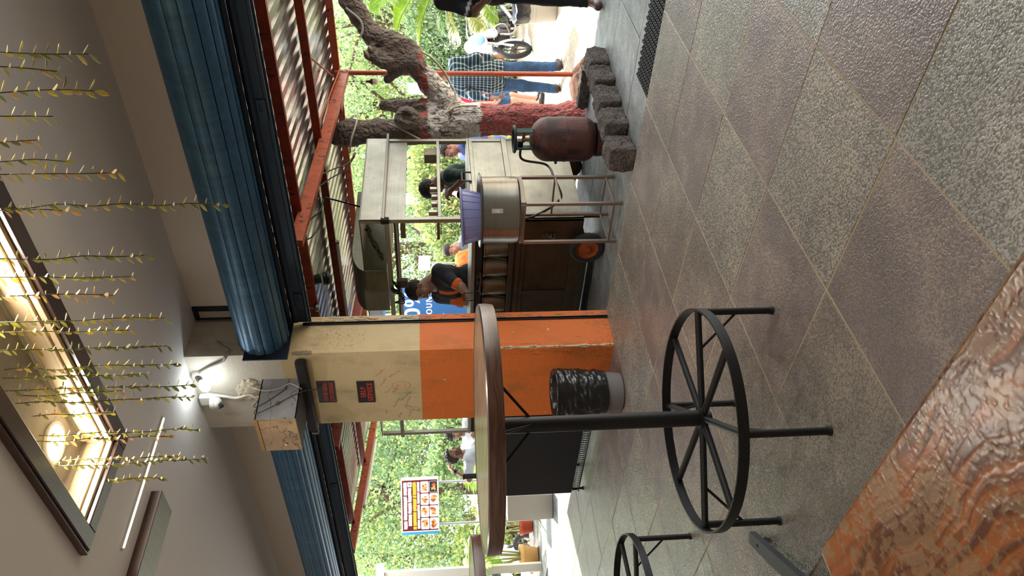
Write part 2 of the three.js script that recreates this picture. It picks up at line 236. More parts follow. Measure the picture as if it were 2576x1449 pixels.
// ---------- pillar ----------
const PX0 = -5.2, PX1 = -4.325, PZ = -3.965, PZ1 = -4.335, OR = 1.54;
{
  const W = 1240, Hh = 2048, sc = Hh / 3.3, fw = (PX1 - PX0) * sc, dw = (PZ - PZ1) * sc; // front then right side
  const r = mulberry(33);
  const map = canvasTex(W, Hh, (c) => {
    const Y = (m) => Hh - m * sc;
    c.fillStyle = '#c9c1b4'; c.fillRect(0, 0, W, Hh);
    c.fillStyle = '#c6b289'; c.fillRect(0, Y(2.62), fw + dw, Hh);
    c.fillStyle = '#d36c28'; c.fillRect(0, Y(OR), fw + dw, Hh);
    // uneven boundary of the white top
    c.fillStyle = '#c9c1b4'; for (let x = 0; x < fw; x += 6) c.fillRect(x, Y(2.62) - 4, 6, 10 + 14 * fbm(x * 0.02, 1, 999, 999, 3));
    // grime: streaks, specks, scuffs
    for (let i = 0; i < 900; i++) { const x = r() * (fw + dw), y = r() * Hh, l = 4 + r() * r() * 70; c.globalAlpha = 0.05 + 0.1 * r(); c.strokeStyle = r() < 0.7 ? '#5d5040' : '#efe4d0'; c.lineWidth = 0.6 + r() * 2.2; c.beginPath(); c.moveTo(x, y); c.bezierCurveTo(x + (r() - 0.5) * 12, y + l * 0.4, x + (r() - 0.5) * 18, y + l * 0.7, x + (r() - 0.5) * 14, y + l); c.stroke(); }
    for (let i = 0; i < 60; i++) { const x = r() * (fw + dw), y = r() * Hh; c.globalAlpha = 0.035; c.fillStyle = '#4a3c2a'; for (let k = 0; k < 14; k++) { c.beginPath(); c.ellipse(x + (r() - 0.5) * 70, y + (r() - 0.5) * 160, 4 + r() * 22, 8 + r() * 50, 0.3 * r(), 0, TAU); c.fill(); } }
    for (let i = 0; i < 260; i++) { c.globalAlpha = 0.5 * r() + 0.15; c.fillStyle = '#352b20'; const x = fw + 20 + r() * dw * 0.6, y = Y(2.35) + r() * 240; c.beginPath(); c.ellipse(x, y, 0.8 + r() * 2, 0.8 + r() * 1.6, 0, 0, TAU); c.fill(); }
    c.globalAlpha = 1;
    // dirt at the foot of the orange paint
    for (let i = 0; i < 500; i++) { const x = r() * (fw + dw), h = r() * r() * 0.34; c.globalAlpha = 0.12 + 0.25 * r(); c.fillStyle = r() < 0.8 ? '#4c2412' : '#7d4a2c'; c.fillRect(x, Y(h) , 1 + r() * 3, 3 + r() * 18); }
    for (let i = 0; i < 220; i++) { const x = fw - 60 + r() * 90, y = Y(r() * 1.0); c.globalAlpha = 0.35 * r() + 0.1; c.strokeStyle = '#6b2a10'; c.lineWidth = 1 + r() * 1.5; c.beginPath(); c.moveTo(x, y); c.lineTo(x + (r() - 0.5) * 8, y + 10 + r() * 60); c.stroke(); }
    c.globalAlpha = 1;
    // chipped corner between the two faces
    for (let m = 0.02; m < 1.02; m += 0.006) { const w = 10 * fbm(m * 22, 3, 999, 999, 3) + (Math.sin(m * 31) > 0.55 ? 9 * r() : 0); c.fillStyle = '#d8c4a6'; c.fillRect(fw - w * 0.8 - 2, Y(m), w * 1.5 + 4, 5); }
    for (let m = 0.02; m < 1.02; m += 0.005) { const w = 10 * fbm(m * 26, 9, 999, 999, 3) - 3.2 + (Math.sin(m * 31) > 0.6 ? 7 * r() : 0); if (w > 0) { c.fillStyle = r() < 0.5 ? '#6f6455' : '#7d7162'; c.fillRect(fw - w * 0.6, Y(m), w * 1.3, 4); } }
    for (let i = 0; i < 26; i++) { c.fillStyle = r() < 0.5 ? '#d9c7a8' : '#8a6a52'; const x = r() * (fw + dw), y = Y(r() * 1.5); c.beginPath(); c.ellipse(x, y, 1 + r() * 4, 1 + r() * 7, r() * 3, 0, TAU); c.fill(); }
    // bare mortar patch at the top of the side face
    c.fillStyle = '#857a6b'; for (let i = 0; i < 60; i++) { c.beginPath(); c.ellipse(fw + r() * 14 - 4, Y(2.36 + r() * 0.14), 3 + r() * 9, 3 + r() * 10, r(), 0, TAU); c.fill(); }
    // handwriting: pen scrawls of visitors
    const scrawl = (xm, ym, wm, hm, col, lw, ang, s) => { wm *= 0.8; hm *= 0.55; const q = mulberry(s), n = 5 + Math.floor(wm * 45); c.save(); c.translate((xm - PX0) * sc, Y(ym)); c.rotate(ang); c.strokeStyle = col; c.lineWidth = lw; c.beginPath(); c.moveTo(0, 0); for (let k = 0; k < n; k++) { const x = (k + 1) / n * wm * sc, y = (q() - 0.5) * hm * sc, up = q() < 0.25 ? -hm * sc * 1.4 : 0; c.bezierCurveTo(x - 6, y + up, x + 5, -y + up * 0.6, x, (q() - 0.5) * hm * sc * 0.7); } c.stroke(); c.restore(); };
    for (const [a, b, w, h, k, t] of [[-4.73, 1.86, 0.12, 0.03, 1, 0.5], [-4.62, 1.9, 0.14, 0.028, 2, 0.75], [-4.64, 1.79, 0.15, 0.03, 3, 0.8], [-4.84, 1.83, 0.11, 0.035, 4, 0.5], [-4.83, 1.77, 0.1, 0.03, 5, 0.6]]) scrawl(a, b, w, h, '#a33a2a', 1.6, t, k);
    for (const [a, b, w, h, k, t] of [[-5.02, 1.77, 0.16, 0.03, 6, 0.35], [-4.93, 1.71, 0.17, 0.03, 7, 0.7], [-5.0, 1.67, 0.16, 0.02, 8, 0.3], [-5.1, 1.84, 0.07, 0.04, 9, 0.1], [-5.16, 1.74, 0.09, 0.03, 10, 0.4], [-5.15, 1.66, 0.13, 0.03, 11, 0.4]]) scrawl(a, b, w, h, '#4b4a44', 1.5, t, k);
    c.strokeStyle = '#a33a2a'; c.lineWidth = 1.8; c.save(); c.translate((-4.74 - PX0) * sc, Y(1.7)); c.beginPath(); c.ellipse(0, 0, 30, 46, 0, 0, TAU); c.stroke(); c.beginPath(); c.moveTo(-12, 24); c.lineTo(14, 14); c.lineTo(-2, -30); c.closePath(); c.stroke(); c.restore();
    c.strokeStyle = '#45443e'; c.beginPath(); c.ellipse((-5.04 - PX0) * sc, Y(1.62), 14, 40, 0.4, 0, TAU); c.stroke(); c.beginPath(); c.moveTo((-5.08 - PX0) * sc, Y(1.56)); c.lineTo((-4.98 - PX0) * sc, Y(1.7)); c.stroke();
  });
  const g = spanBox(PX0, PX1, -0.1, 3.3, PZ1, PZ), p = g.attributes.position, n = g.attributes.normal, uv = g.attributes.uv;
  for (let i = 0; i < p.count; i++) { const y = (p.getY(i)) / 3.3; uv.setXY(i, n.getX(i) > 0.5 ? (fw + (PZ - p.getZ(i)) * sc) / W : (p.getX(i) - PX0) * sc / W, y); }
  const pil = struct('wall_pillar', g, mat('#ffffff', 0.62, 0, { map, bumpMap: again(plasterBump, 3, 8), bumpScale: 0.0025 }), 'orange and cream painted pillar between the two shutter openings');
  const jambMap = canvasTex(64, 1024, (c) => { c.fillStyle = '#c6b289'; c.fillRect(0, 0, 64, 1024); c.fillStyle = '#d36c28'; c.fillRect(0, 370, 64, 1024); for (let i = 0; i < 140; i++) { c.fillStyle = r() < 0.5 ? '#2d5672' : '#7f5238'; c.globalAlpha = 0.8; c.fillRect(r() * 50 + (r() < 0.6 ? 20 : 0), r() * 1024, 2 + r() * 9, 6 + r() * 34); } });
  const jg = spanBox(PX1 - 0.02, PX1 + 0.012, -0.1, 2.42, -4.345, -4.288); { const u = jg.attributes.uv, q = jg.attributes.position; for (let i = 0; i < q.count; i++) u.setXY(i, (q.getZ(i) + 4.345) / 0.057, q.getY(i) / 2.42); }
  part(pil, 'jamb', jg, mat('#ffffff', 0.6, 0, { map: jambMap }), 'flaking orange jamb strip');
  part(pil, 'guide_channel', merge([spanBox(PX1 - 0.001, PX1 + 0.01, 0, 2.46, -4.288, -4.284), spanBox(PX1 - 0.001, PX1 + 0.01, 0, 2.46, -4.266, -4.262), spanBox(PX1 - 0.001, PX1 + 0.002, 0, 2.46, -4.286, -4.263)]), mat('#0d1118', 0.5, 0.4), 'black shutter guide channel');
}
// ---------- rolling shutters ----------
const blueMap = tex(512, 128, (u, v) => { const n = fbm(u * 30, v * 6, 30, 6, 4, 7), d = fbm(u * 6, v * 14, 6, 14, 3, 19); const k = 0.82 + 0.3 * n; const q = sstep(0.62, 0.8, d) * 0.35; return [mix(0.22, 0.34, q) * k, mix(0.39, 0.42, q) * k, mix(0.52, 0.46, q) * k]; });
const shutterBlue = mat('#ffffff', 0.38, 0.25, { map: blueMap }), railBlue = mat('#1d3346', 0.45, 0.3), navy = mat('#16263a', 0.5, 0.2), rust = mat('#5a3220', 0.85, 0.2);
function shutter(x0, x1, name, label, n, r, seedOff) {
  const yc = 2.734, zc = -4.13, L = x1 - x0, g = thing(name, label, 'rolling shutter', V((x0 + x1) / 2, 2.4, -4.2));
  const o = g.position;
  // each rolled slat: a curved strip with a hooked edge, running the whole width
  const arc = (a0, a1, rr0, rr1) => { const pts = [], m = 7; for (let i = 0; i <= m; i++) { const t = i / m, a = mix(a0, a1, t), q = mix(rr0, rr1, t) + Math.sin(t * PI) * 0.006; pts.push([Math.cos(a) * q, Math.sin(a) * q]); } for (let i = m; i >= 0; i--) { const t = i / m, a = mix(a0, a1, t), q = mix(rr0, rr1, t) + Math.sin(t * PI) * 0.006 - 0.004; pts.push([Math.cos(a) * q, Math.sin(a) * q]); } return pts; };
  for (let i = 0; i < n; i++) {
    const a0 = i / n * TAU, a1 = (i + 0.93) / n * TAU; // angle in the (z, y) plane
    const ge = toCreasedNormals(extrude(arc(a0, a1, r * 0.985, r * 0.972), L), 0.5); ge.rotateY(PI / 2); // extrude axis -> +x, shape x -> -z
    const s = part(g, 'slat', boxUV(ge, 1), shutterBlue); s.position.set(-L / 2, yc - o.y, zc - o.z);
    const e = part(s, 'slat_end', rot(extrude(arc(a0, a1, r * 0.987, r * 0.974), 0.012), 0, PI / 2), rust, 'rusty slat end'); e.position.set(-0.006, 0, 0);
  }
  part(g, 'barrel', rot(new THREE.CylinderGeometry(r * 0.93, r * 0.93, L - 0.02, 24), 0, 0, PI / 2), navy).position.set(0, yc - o.y, zc - o.z);
  // hanging slats down to the bottom rail
  const top = 2.72, bot = 2.486, m = 4, h = (top - bot) / m;
  for (let i = 0; i < m; i++) { const pts = []; for (let k = 0; k <= 6; k++) { const t = k / 6; pts.push([0.012 * Math.sin(t * PI) + 0.001, t * h * 0.96]); } for (let k = 6; k >= 0; k--) { const t = k / 6; pts.push([0.012 * Math.sin(t * PI) - 0.003, t * h * 0.96]); } const ge = toCreasedNormals(extrude(pts, L), 0.5); ge.rotateY(-PI / 2); part(g, 'hanging_slat', boxUV(ge), navy).position.set(L / 2, bot + i * h - o.y, -4.287 - o.z); }
  const rail = part(g, 'bottom_rail', merge([spanBox(-L / 2, L / 2, 0, 0.085, -0.004, 0.004, 0.002), spanBox(-L / 2, L / 2, 0, 0.006, 0, 0.035, 0.002), spanBox(-L / 2, L / 2, 0.028, 0.034, 0, 0.012, 0.001), spanBox(-L / 2, L / 2, -0.012, 0, -0.01, 0.002, 0.002)]), railBlue); rail.position.set(0, 2.404 - o.y, -4.287 - o.z);
  for (const t of [0.04, 0.32, 0.78]) part(rail, 'lock_plate', merge([rbx(0.16, 0.06, 0.006, 0.003, 0, 0, 0), rbx(0.05, 0.016, 0.012, 0.005, 0.02, 0.006, 0.005)]), railBlue).position.set(-L / 2 + t * L, 0.05, 0.012);
  part(g, 'end_plate', spanBox(-0.006, 0.006, 2.53 - o.y, 2.86 - o.y, -4.33 - o.z, -3.9 - o.z, 0.003), mat('#13233a', 0.5, 0.2), 'dark blue end plate').position.set(-L / 2 - 0.008, 0, 0);
  return g;
}
shutter(-4.305, 1.55, 'rolling_shutter', 'blue rolled-up shutter with broad slats over the opening to the food cart', 15, 0.189);
shutter(-11.8, -5.23, 'rolling_shutter', 'blue rolled-up shutter over the opening with the black counter', 22, 0.178);
{ // channel bracket sunk in the beam beside the pillar
  const a = onZ(482, 768, -4.355), b = onZ(585, 798, -4.355), g = thing('shutter_bracket', 'dark slotted steel bracket in the beam corner above the shutter end', 'bracket', V(-4.25, 2.95, -4.35));
  part(g, 'channel', spanBox(-0.07, 0.07, 0, 0.345, -0.02, 0.004, 0.003), mat('#1c1f2c', 0.6, 0.2));
  part(g, 'plate', spanBox(-0.035, 0.03, 0.0, 0.3, 0.004, 0.012, 0.003), mat('#a89c8c', 0.7), 'cream painted plate');
}
// ---------- things on the pillar ----------
const whitePlastic = mat('#dcdad2', 0.45), greyPlastic = mat('#8a8780', 0.55);
{ // bulb
  const b = V(-4.53, 3.24, PZ), g = thing('bulb_lamp', 'glowing white LED bulb in a tilted holder on the pillar top', 'lamp', b);
  part(g, 'wall_rose', rot(latheSharp([[0, 0], [0.045, 0], [0.045, 0.018], [0.036, 0.03], [0, 0.03]], 24), PI / 2), whitePlastic);
  const d = V(0.02, -0.6, 0.75).normalize(), s0 = V(0, 0, 0.028);
  part(g, 'holder', rod(s0, s0.clone().addScaledVector(d, 0.06), 0.021, 0.024, 20), mat('#5c5a55', 0.5));
  const bg = lathe([[0.02, 0.0], [0.026, 0.02], [0.038, 0.045], [0.041, 0.065], [0.038, 0.085], [0.024, 0.105], [0, 0.112]], 24); bg.applyQuaternion(new THREE.Quaternion().setFromUnitVectors(V(0, 1, 0), d)); bg.translate(...s0.clone().addScaledVector(d, 0.055).toArray());
  part(g, 'bulb', bg, mat('#ffffff', 0.4, 0, { emissive: new THREE.Color(0.93, 1, 1), emissiveIntensity: 6 }), 'glowing white bulb');
  const l = new THREE.PointLight(new THREE.Color(0.88, 0.98, 1), 0.16); l.position.copy(b).add(s0).addScaledVector(d, 0.125); l.castShadow = true; l.shadow.radius = 2; scene.add(l);
  solo('conduit_pipe', tube([V(0.02, 0, 0.012), V(0.1, -0.11, 0.012), V(0.165, -0.22, 0.012), V(0.215, -0.245, 0.008), V(0.226, -0.27, -0.03), V(0.222, -0.2, -0.09), V(0.218, -0.16, -0.14)], 0.011, 40, 10), greyPlastic, 'grey conduit bending round the pillar corner from the bulb', 'pipe', b);
}
{ // dome camera
  const b = V(-4.8, 3.2, PZ), g = thing('cctv_camera', 'white dome security camera on the pillar top', 'camera', b);
  part(g, 'mount_box', rbx(0.1, 0.1, 0.05, 0.01, 0, 0.03, 0.025, 2), whitePlastic);
  part(g, 'collar', at(rot(latheSharp([[0.055, 0], [0.055, 0.03], [0.046, 0.042], [0, 0.042]], 28), PI), 0, -0.01, 0.055), whitePlastic);
  const head = part(g, 'eyeball', at(new THREE.SphereGeometry(0.046, 28, 20), 0, -0.05, 0.062), whitePlastic);
  part(head, 'lens', at(rot(new THREE.CylinderGeometry(0.026, 0.03, 0.03, 24), 0.9), -0.006, -0.08, 0.085), mat('#3a3f45', 0.15, 0.3), 'dark glass lens');
  solo('cable_duct', tube([V(0.06, 0.02, 0.02), V(0.02, -0.12, 0.02), V(0.0, -0.2, 0.02), V(0.04, -0.3, 0.022), V(0.0, -0.36, 0.03)], 0.012, 30, 10), whitePlastic, 'white flexible cable duct under the dome camera', 'pipe', b);
}
{ // broken plaster with socket
  const b = V(-4.73, 2.92, PZ);
  const f = (x, y, z) => { const a = Math.hypot(x / 0.13, (y + 0.02) / 0.1 + x * 2, z / 0.03) - 1 + 0.35 * (noise3(x * 40, y * 40, z * 40) - 0.5); return a * 0.03; };
  solo('plaster_lump', iso(f, V(-0.17, -0.17, 0), V(0.17, 0.17, 0.05), 0.006), mat('#c4b8a0', 0.95), 'rough lump of broken plaster with wires above the wall box', 'plaster', b);
  const s = thing('socket', 'small black and beige socket hanging by its wires above the wall box', 'socket', V(-4.82, 2.79, PZ + 0.03));
  part(s, 'plate', rot(rbx(0.1, 0.12, 0.02, 0.004), 0, 0, 0.12), mat('#c0ae86', 0.6)); part(s, 'face', at(rot(rbx(0.06, 0.09, 0.024, 0.006), 0, 0, 0.12), 0.005, -0.02, 0.018), black);
}
const laminate = (a, vein, s) => tex(512, 512, (u, v) => { const n = fbm(u * 5, v * 5, 5, 5, 4, s), q = Math.abs(fbm(u * 3, v * 6, 3, 6, 5, s + 9) - 0.5); return a.map((c, i) => mix(c * (0.86 + 0.28 * n), vein[i], q < 0.008 ? 0.85 : q < 0.02 ? 0.25 : 0) / 255); });
{ // wall box: right side x = -4.61, front z = -3.556
  const x0 = -4.985, x1 = -4.61, y0 = 2.47, y1 = 2.775, z1 = -3.556, g = thing('wall_box', 'laminated wooden box with marble pattern mounted on the pillar', 'box', V((x0 + x1) / 2, y0, PZ)), o = g.position;
  const side = mat('#ffffff', 0.45, 0, { map: laminate([152, 152, 158], [70, 68, 70], 121) }), face = mat('#ffffff', 0.5, 0, { map: laminate([176, 144, 104], [84, 60, 42], 133) }), edge = mat('#b98a4c', 0.6), dark = mat('#37302c', 0.7);
  const P = (n, a, b, c, d, e, f, m, l) => part(g, n, boxUV(spanBox(a - o.x, b - o.x, c - o.y, d - o.y, e - o.z, f - o.z, 0.002), 2), m, l);
  P('side_panel', x1 - 0.012, x1, y0, y1, PZ, z1 - 0.013, side, 'grey marble laminate side');
  P('side_panel', x0, x0 + 0.012, y0, y1, PZ, z1 - 0.013, side);
  P('base_panel', x0, x1, y0, y0 + 0.012, PZ, z1 - 0.014, dark); P('top_panel', x0, x1, y1 - 0.012, y1, PZ, z1 - 0.014, side);
  P('door', x0, x1, y0, y1 - 0.03, z1 - 0.012, z1, face, 'tan marble laminate door'); P('edge_band', x0, x1, y1 - 0.026, y1, z1 - 0.012, z1 + 0.002, edge, 'yellow wooden edge band');
  part(g, 'seam', spanBox(x0 - o.x, x1 - o.x, y1 - 0.0305 - o.y, y1 - 0.0255 - o.y, z1 - 0.01 - o.z, z1 + 0.001 - o.z), black);
  for (const [x, y, m] of [[-4.86, 2.6, edge], [-4.9, 2.58, steel]]) part(g, 'knob', at(rot(latheSharp([[0, 0], [0.012, 0], [0.012, 0.006], [0.008, 0.012], [0, 0.012]], 16), PI / 2), x - o.x, y - o.y, z1 - o.z), m);
  part(g, 'cable_hole', at(rot(lathe([[0.011, 0], [0.017, 0], [0.017, 0.003], [0.011, 0.003]], 20), 0, 0, -PI / 2), x1 - o.x, 2.62 - o.y, -3.72 - o.z), mat('#6b4a2e', 0.8));
  // loose wires over the side panel
  const w = [[[-4.66, 2.86, -3.93], [-4.6, 2.8, -3.86], [-4.6, 2.72, -3.84], [-4.598, 2.62, -3.86], [-4.596, 2.56, -3.9], [-4.6, 2.5, -3.88], [-4.62, 2.46, -3.86]], [[-4.78, 2.82, -3.9], [-4.62, 2.8, -3.7], [-4.6, 2.72, -3.72], [-4.598, 2.6, -3.83], [-4.6, 2.57, -3.88]], [[-4.8, 2.8, -3.9], [-4.6, 2.78, -3.62], [-4.598, 2.66, -3.68], [-4.598, 2.52, -3.78], [-4.6, 2.42, -3.83], [-4.63, 2.38, -3.86], [-4.66, 2.33, -3.9], [-4.66, 2.3, -3.955]]];
  w.forEach((p, i) => solo('loose_wire', tube(p.map((q) => V(q[0] + 4.7, q[1] - 2.6, q[2] + 3.9)), 0.0035, 50, 6), i === 0 ? mat('#d6d1c4', 0.5) : mat('#453c36', 0.6), ['white wire looping down the side of the wall box', 'short brown wire crossing the side of the wall box', 'long brown wire hanging from the wall box to the camera notice'][i], 'wire', V(-4.7, 2.6, -3.9)));
}
{ // black bar below the box
  const g = thing('black_bar', 'black tape-wrapped bar fixed across the pillar under the wall box', 'bar', V(-4.805, 2.41, PZ));
  part(g, 'bar', rbx(0.87, 0.085, 0.06, 0.022, 0, 0.04, 0.032, 3), mat('#15151a', 0.5, 0, { bumpMap: again(plasterBump, 4), bumpScale: 0.004 }));
  part(g, 'end_cap', rbx(0.03, 0.06, 0.045, 0.012, -0.445, 0.03, 0.045, 2), mat('#6a625a', 0.4, 0.4), 'worn silver end');
}
function notice(lines, x0, x1, y0, y1, label, font, glare) {
  const w = x1 - x0, h = y1 - y0, t = canvasTex(512, Math.round(512 * h / w), (c, W, Hh) => {
    c.fillStyle = '#191a1d'; c.fillRect(0, 0, W, Hh); c.strokeStyle = '#3b3d42'; c.lineWidth = 6; c.strokeRect(6, 6, W - 12, Hh - 12);
    c.fillStyle = '#b5302a'; c.textAlign = 'center'; c.textBaseline = 'middle';
    lines.forEach(([s, px, y, wd]) => { c.save(); c.translate(W / 2, y * Hh); c.font = `bold ${px}px sans-serif`; const m = c.measureText(s).width; c.scale(wd * W / m, 1); c.fillText(s, 0, 0); c.lineWidth = 3; c.strokeStyle = '#b5302a'; c.strokeText(s, 0, 0); c.restore(); });
  });
  const g = rbx(w, h, 0.006, 0.002), uv = g.attributes.uv, p = g.attributes.position; for (let i = 0; i < p.count; i++) uv.setXY(i, p.getX(i) / w + 0.5, p.getY(i) / h + 0.5);
  return solo('notice_plate', g, pmat('#ffffff', 0.25, 0, { map: t, clearcoat: 0.6, clearcoatRoughness: 0.1 }), label, 'sign', V((x0 + x1) / 2, (y0 + y1) / 2, PZ + 0.0045));
}
notice([["YOU'RE UNDER", 92, 0.44, 0.86], ['CCTV COVERAGE', 92, 0.8, 0.9]], -4.917, -4.65, 2.228, 2.37, 'black notice plate with red letters about camera coverage').rotation.z = -0.02;
notice([['SELF', 112, 0.34, 0.5], ['SERVICE', 112, 0.74, 0.86]], -4.934, -4.666, 1.918, 2.056, 'black notice plate with red letters SELF SERVICE').rotation.z = -0.01;
{ // bin with bag
  const b = onY(1562, 985, 0); b.z = Math.max(b.z, PZ + 0.19); b.y = 0;
  const g = thing('waste_bin', 'grey plastic bin lined with a black bag at the foot of the orange pillar', 'bin', b);
  part(g, 'bucket', latheSharp([[0, 0.004], [0.13, 0], [0.145, 0.012], [0.165, 0.2], [0.183, 0.5], [0.178, 0.5], [0.16, 0.2], [0.138, 0.02], [0, 0.02]], 40), mat('#736d6c', 0.6));
  const n = 110, m = 60, p = [], ix = [], q = (a, t) => noise2(a * 14 / TAU, t * 3, 14, 999, 5) * 0.6 + noise2(a * 30 / TAU + t * 6, t * 11, 30, 999, 8) * 0.5;
  for (let j = 0; j <= m; j++) for (let i = 0; i <= n; i++) { const a = i / n * TAU, t = j / m; let r, y; const bot = 0.11 + 0.03 * noise2(a * 6 / TAU, 0, 6, 999, 2); if (t < 0.75) { const k = t / 0.75; y = mix(bot, 0.52, k); r = mix(0.15, 0.183, y / 0.5) + 0.006 + 0.02 * (Math.abs(q(a, k * 2) - 0.5) * 2) * (0.5 + 0.5 * Math.sin(k * PI)); } else if (t < 0.85) { const k = (t - 0.75) / 0.1; y = 0.52 + 0.01 * Math.sin(k * PI); r = mix(0.196, 0.172, k); } else { const k = (t - 0.85) / 0.15; y = mix(0.52, 0.36, k); r = mix(0.172, 0.15, k) - 0.008 * q(a, k); } p.push(Math.cos(a) * r, y, Math.sin(a) * r); }
  for (let j = 0; j < m; j++) for (let i = 0; i < n; i++) { const a = j * (n + 1) + i; ix.push(a, a + n + 1, a + 1, a + 1, a + n + 1, a + n + 2); }
  const bg = new THREE.BufferGeometry(); bg.setAttribute('position', new THREE.Float32BufferAttribute(p, 3)); bg.setIndex(ix); bg.computeVertexNormals();
  part(g, 'bag', bg, pmat('#0c0c0e', 0.28, 0, { clearcoat: 0.3 }), 'crumpled black plastic bag');
}
// ---------- high round tables ----------
const tableWood = pmat('#ffffff', 0.42, 0, { map: again(woodGrain([150, 118, 88], [98, 66, 42], 201), 2, 1), clearcoat: 0.7, clearcoatRoughness: 0.22 });
const rimWood = pmat('#ffffff', 0.4, 0, { map: again(woodGrain([98, 62, 44], [62, 36, 26], 207), 6, 0.3), clearcoat: 0.6, clearcoatRoughness: 0.25 });
function highTable(pos, label) {
  const g = thing('high_table', label, 'table', pos), T = 1.238, R = 0.49, q = V;
  part(g, 'table_top', (() => { const t = new THREE.CylinderGeometry(R - 0.006, R - 0.006, 0.046, 72); const p = t.attributes.position, u = t.attributes.uv; for (let i = 0; i < p.count; i++) u.setXY(i, p.getX(i), p.getZ(i)); return at(t, 0, T - 0.024, 0); })(), tableWood, 'round planked top with worn varnish');
  part(g, 'rim', latheSharp([[R - 0.006, T - 0.06], [R, T - 0.058], [R + 0.004, T - 0.03], [R + 0.003, T - 0.004], [R - 0.004, T + 0.001], [R - 0.02, T + 0.0005], [R - 0.02, T - 0.06], [R - 0.006, T - 0.06]], 72), rimWood, 'dark brown rim');
  part(g, 'top_plate', merge([at(new THREE.CylinderGeometry(0.09, 0.09, 0.008, 24), 0, T - 0.052, 0), bx(0.7, 0.02, 0.03, 0, T - 0.058, 0), bx(0.03, 0.02, 0.7, 0, T - 0.058, 0)]), blackPaint);
  part(g, 'pole', at(new THREE.CylinderGeometry(0.033, 0.033, T - 0.38, 24), 0, (T - 0.05 + 0.33) / 2, 0), blackPaint, 'black steel pole');
  for (let k = 0; k < 4; k++) { const a = k * PI / 2 + PI / 4; part(g, 'brace', rod(q(Math.cos(a) * 0.03, T - 0.2, Math.sin(a) * 0.03), q(Math.cos(a) * 0.2, T - 0.055, Math.sin(a) * 0.2), 0.006, 0.006, 8), blackPaint); }
  part(g, 'hub', merge([at(new THREE.CylinderGeometry(0.045, 0.045, 0.02, 24), 0, 0.325, 0), at(new THREE.CylinderGeometry(0.02, 0.03, 0.03, 20), 0, 0.3, 0)]), blackPaint);
  part(g, 'foot_ring', latheSharp([[0.446, 0.31], [0.454, 0.31], [0.454, 0.35], [0.446, 0.35], [0.446, 0.31]], 80), blackPaint, 'black flat-bar foot ring');
  for (let k = 0; k < 8; k++) { const a = k * PI / 4; part(g, 'spoke', rod(q(Math.cos(a) * 0.03, 0.318, Math.sin(a) * 0.03), q(Math.cos(a) * 0.45, 0.322, Math.sin(a) * 0.45), 0.014, 0.014, 12), blackPaint); }
  for (let k = 0; k < 4; k++) {
    const a = k * PI / 2 + PI / 4, c = Math.cos(a), s = Math.sin(a), l = part(g, 'leg', merge([rod(q(c * 0.437, 0.01, s * 0.437), q(c * 0.437, 0.315, s * 0.437), 0.0145, 0.0145, 14), rod(q(c * 0.437, 0, s * 0.437), q(c * 0.437, 0.014, s * 0.437), 0.019, 0.017, 14)]), blackPaint);
    part(l, 'strut', rod(q(c * 0.43, 0.16, s * 0.43), q(c * 0.29, 0.31, s * 0.29), 0.006, 0.006, 8), blackPaint);
  }
  return g;
}
highTable(V(-2.452, 0, -1.823), 'high round table with wooden top standing in front of the orange pillar');
highTable(V(-4.155, 0, -1.735), 'high round table standing under the mahogany ceiling board');
// ---------- table at the lens ----------
{
  const warp = fieldOf(128, (u, v) => fbm(u * 4, v * 4, 4, 4, 4, 301)), fleck = fieldOf(1280, (u, v) => { const w = warp(u, v); return 0.56 * fbm(u * 48 + w * 2, v * 36, 48, 36, 3, 311) + 0.44 * fbm(u * 140, v * 110, 140, 110, 2, 317) + 0.3 * (fbm(u * 5, v * 5, 5, 5, 2, 341) - 0.5); }), grain = fieldOf(640, (u, v) => { const w = warp(u, v); return fbm(u * 6 + w * 2, v * 70 + w * 10, 6, 70, 3, 307); });
  const map = tex(1280, 1280, (u, v, i, j) => { const q = fleck.at(i, j), wear = sstep(0.43, 0.56, q), g = grain(u, v), k = sstep(0.3, 0.72, g), c = hash(i >> 1, j >> 1, 7); const wood = [mix(134, 80, k), mix(76, 43, k), mix(33, 20, k)], worn = [mix(136, 104, g), mix(106, 78, g), mix(78, 54, g)]; return wood.map((x, n) => (mix(x, worn[n], wear * 0.85) * (0.94 + 0.12 * c)) / 255); });
  const bump = tex(1280, 1280, (u, v, i, j) => 0.35 * (1 - sstep(0.3, 0.7, fleck.at(i, j))) + 0.65 * grain(u, v), false);
  const g = thing('dining_table', 'glossy brown wooden table with a worn mottled varnish close to the lens', 'table', V(-0.2, 0, -0.12));
  const w = 1.98, d = 0.94, top = rbx(w, 0.045, d, 0.012, 0, 0.7275, 0, 2), p = top.attributes.position;
  for (let i = 0; i < p.count; i++) if (Math.abs(p.getZ(i)) > d / 2 - 0.02) p.setZ(i, p.getZ(i) + 0.006 * Math.sin(p.getX(i) * 9));
  part(g, 'table_top', boxUV(top, 1.1), pmat('#ffffff', 0.24, 0, { map, bumpMap: bump, bumpScale: 0.001, specularIntensity: 0.8 }));
  part(g, 'apron', merge([bx(1.7, 0.06, 0.02, 0, 0.675, -0.3), bx(1.7, 0.06, 0.02, 0, 0.675, 0.3), bx(0.02, 0.06, 0.6, -0.85, 0.675, 0), bx(0.02, 0.06, 0.6, 0.85, 0.675, 0)]), blackPaint);
  for (const [x, z] of [[-0.83, -0.28], [0.83, -0.28], [-0.83, 0.28], [0.83, 0.28]]) part(g, 'leg', rbx(0.045, 0.66, 0.045, 0.004, x, 0.33, z), blackPaint);
}
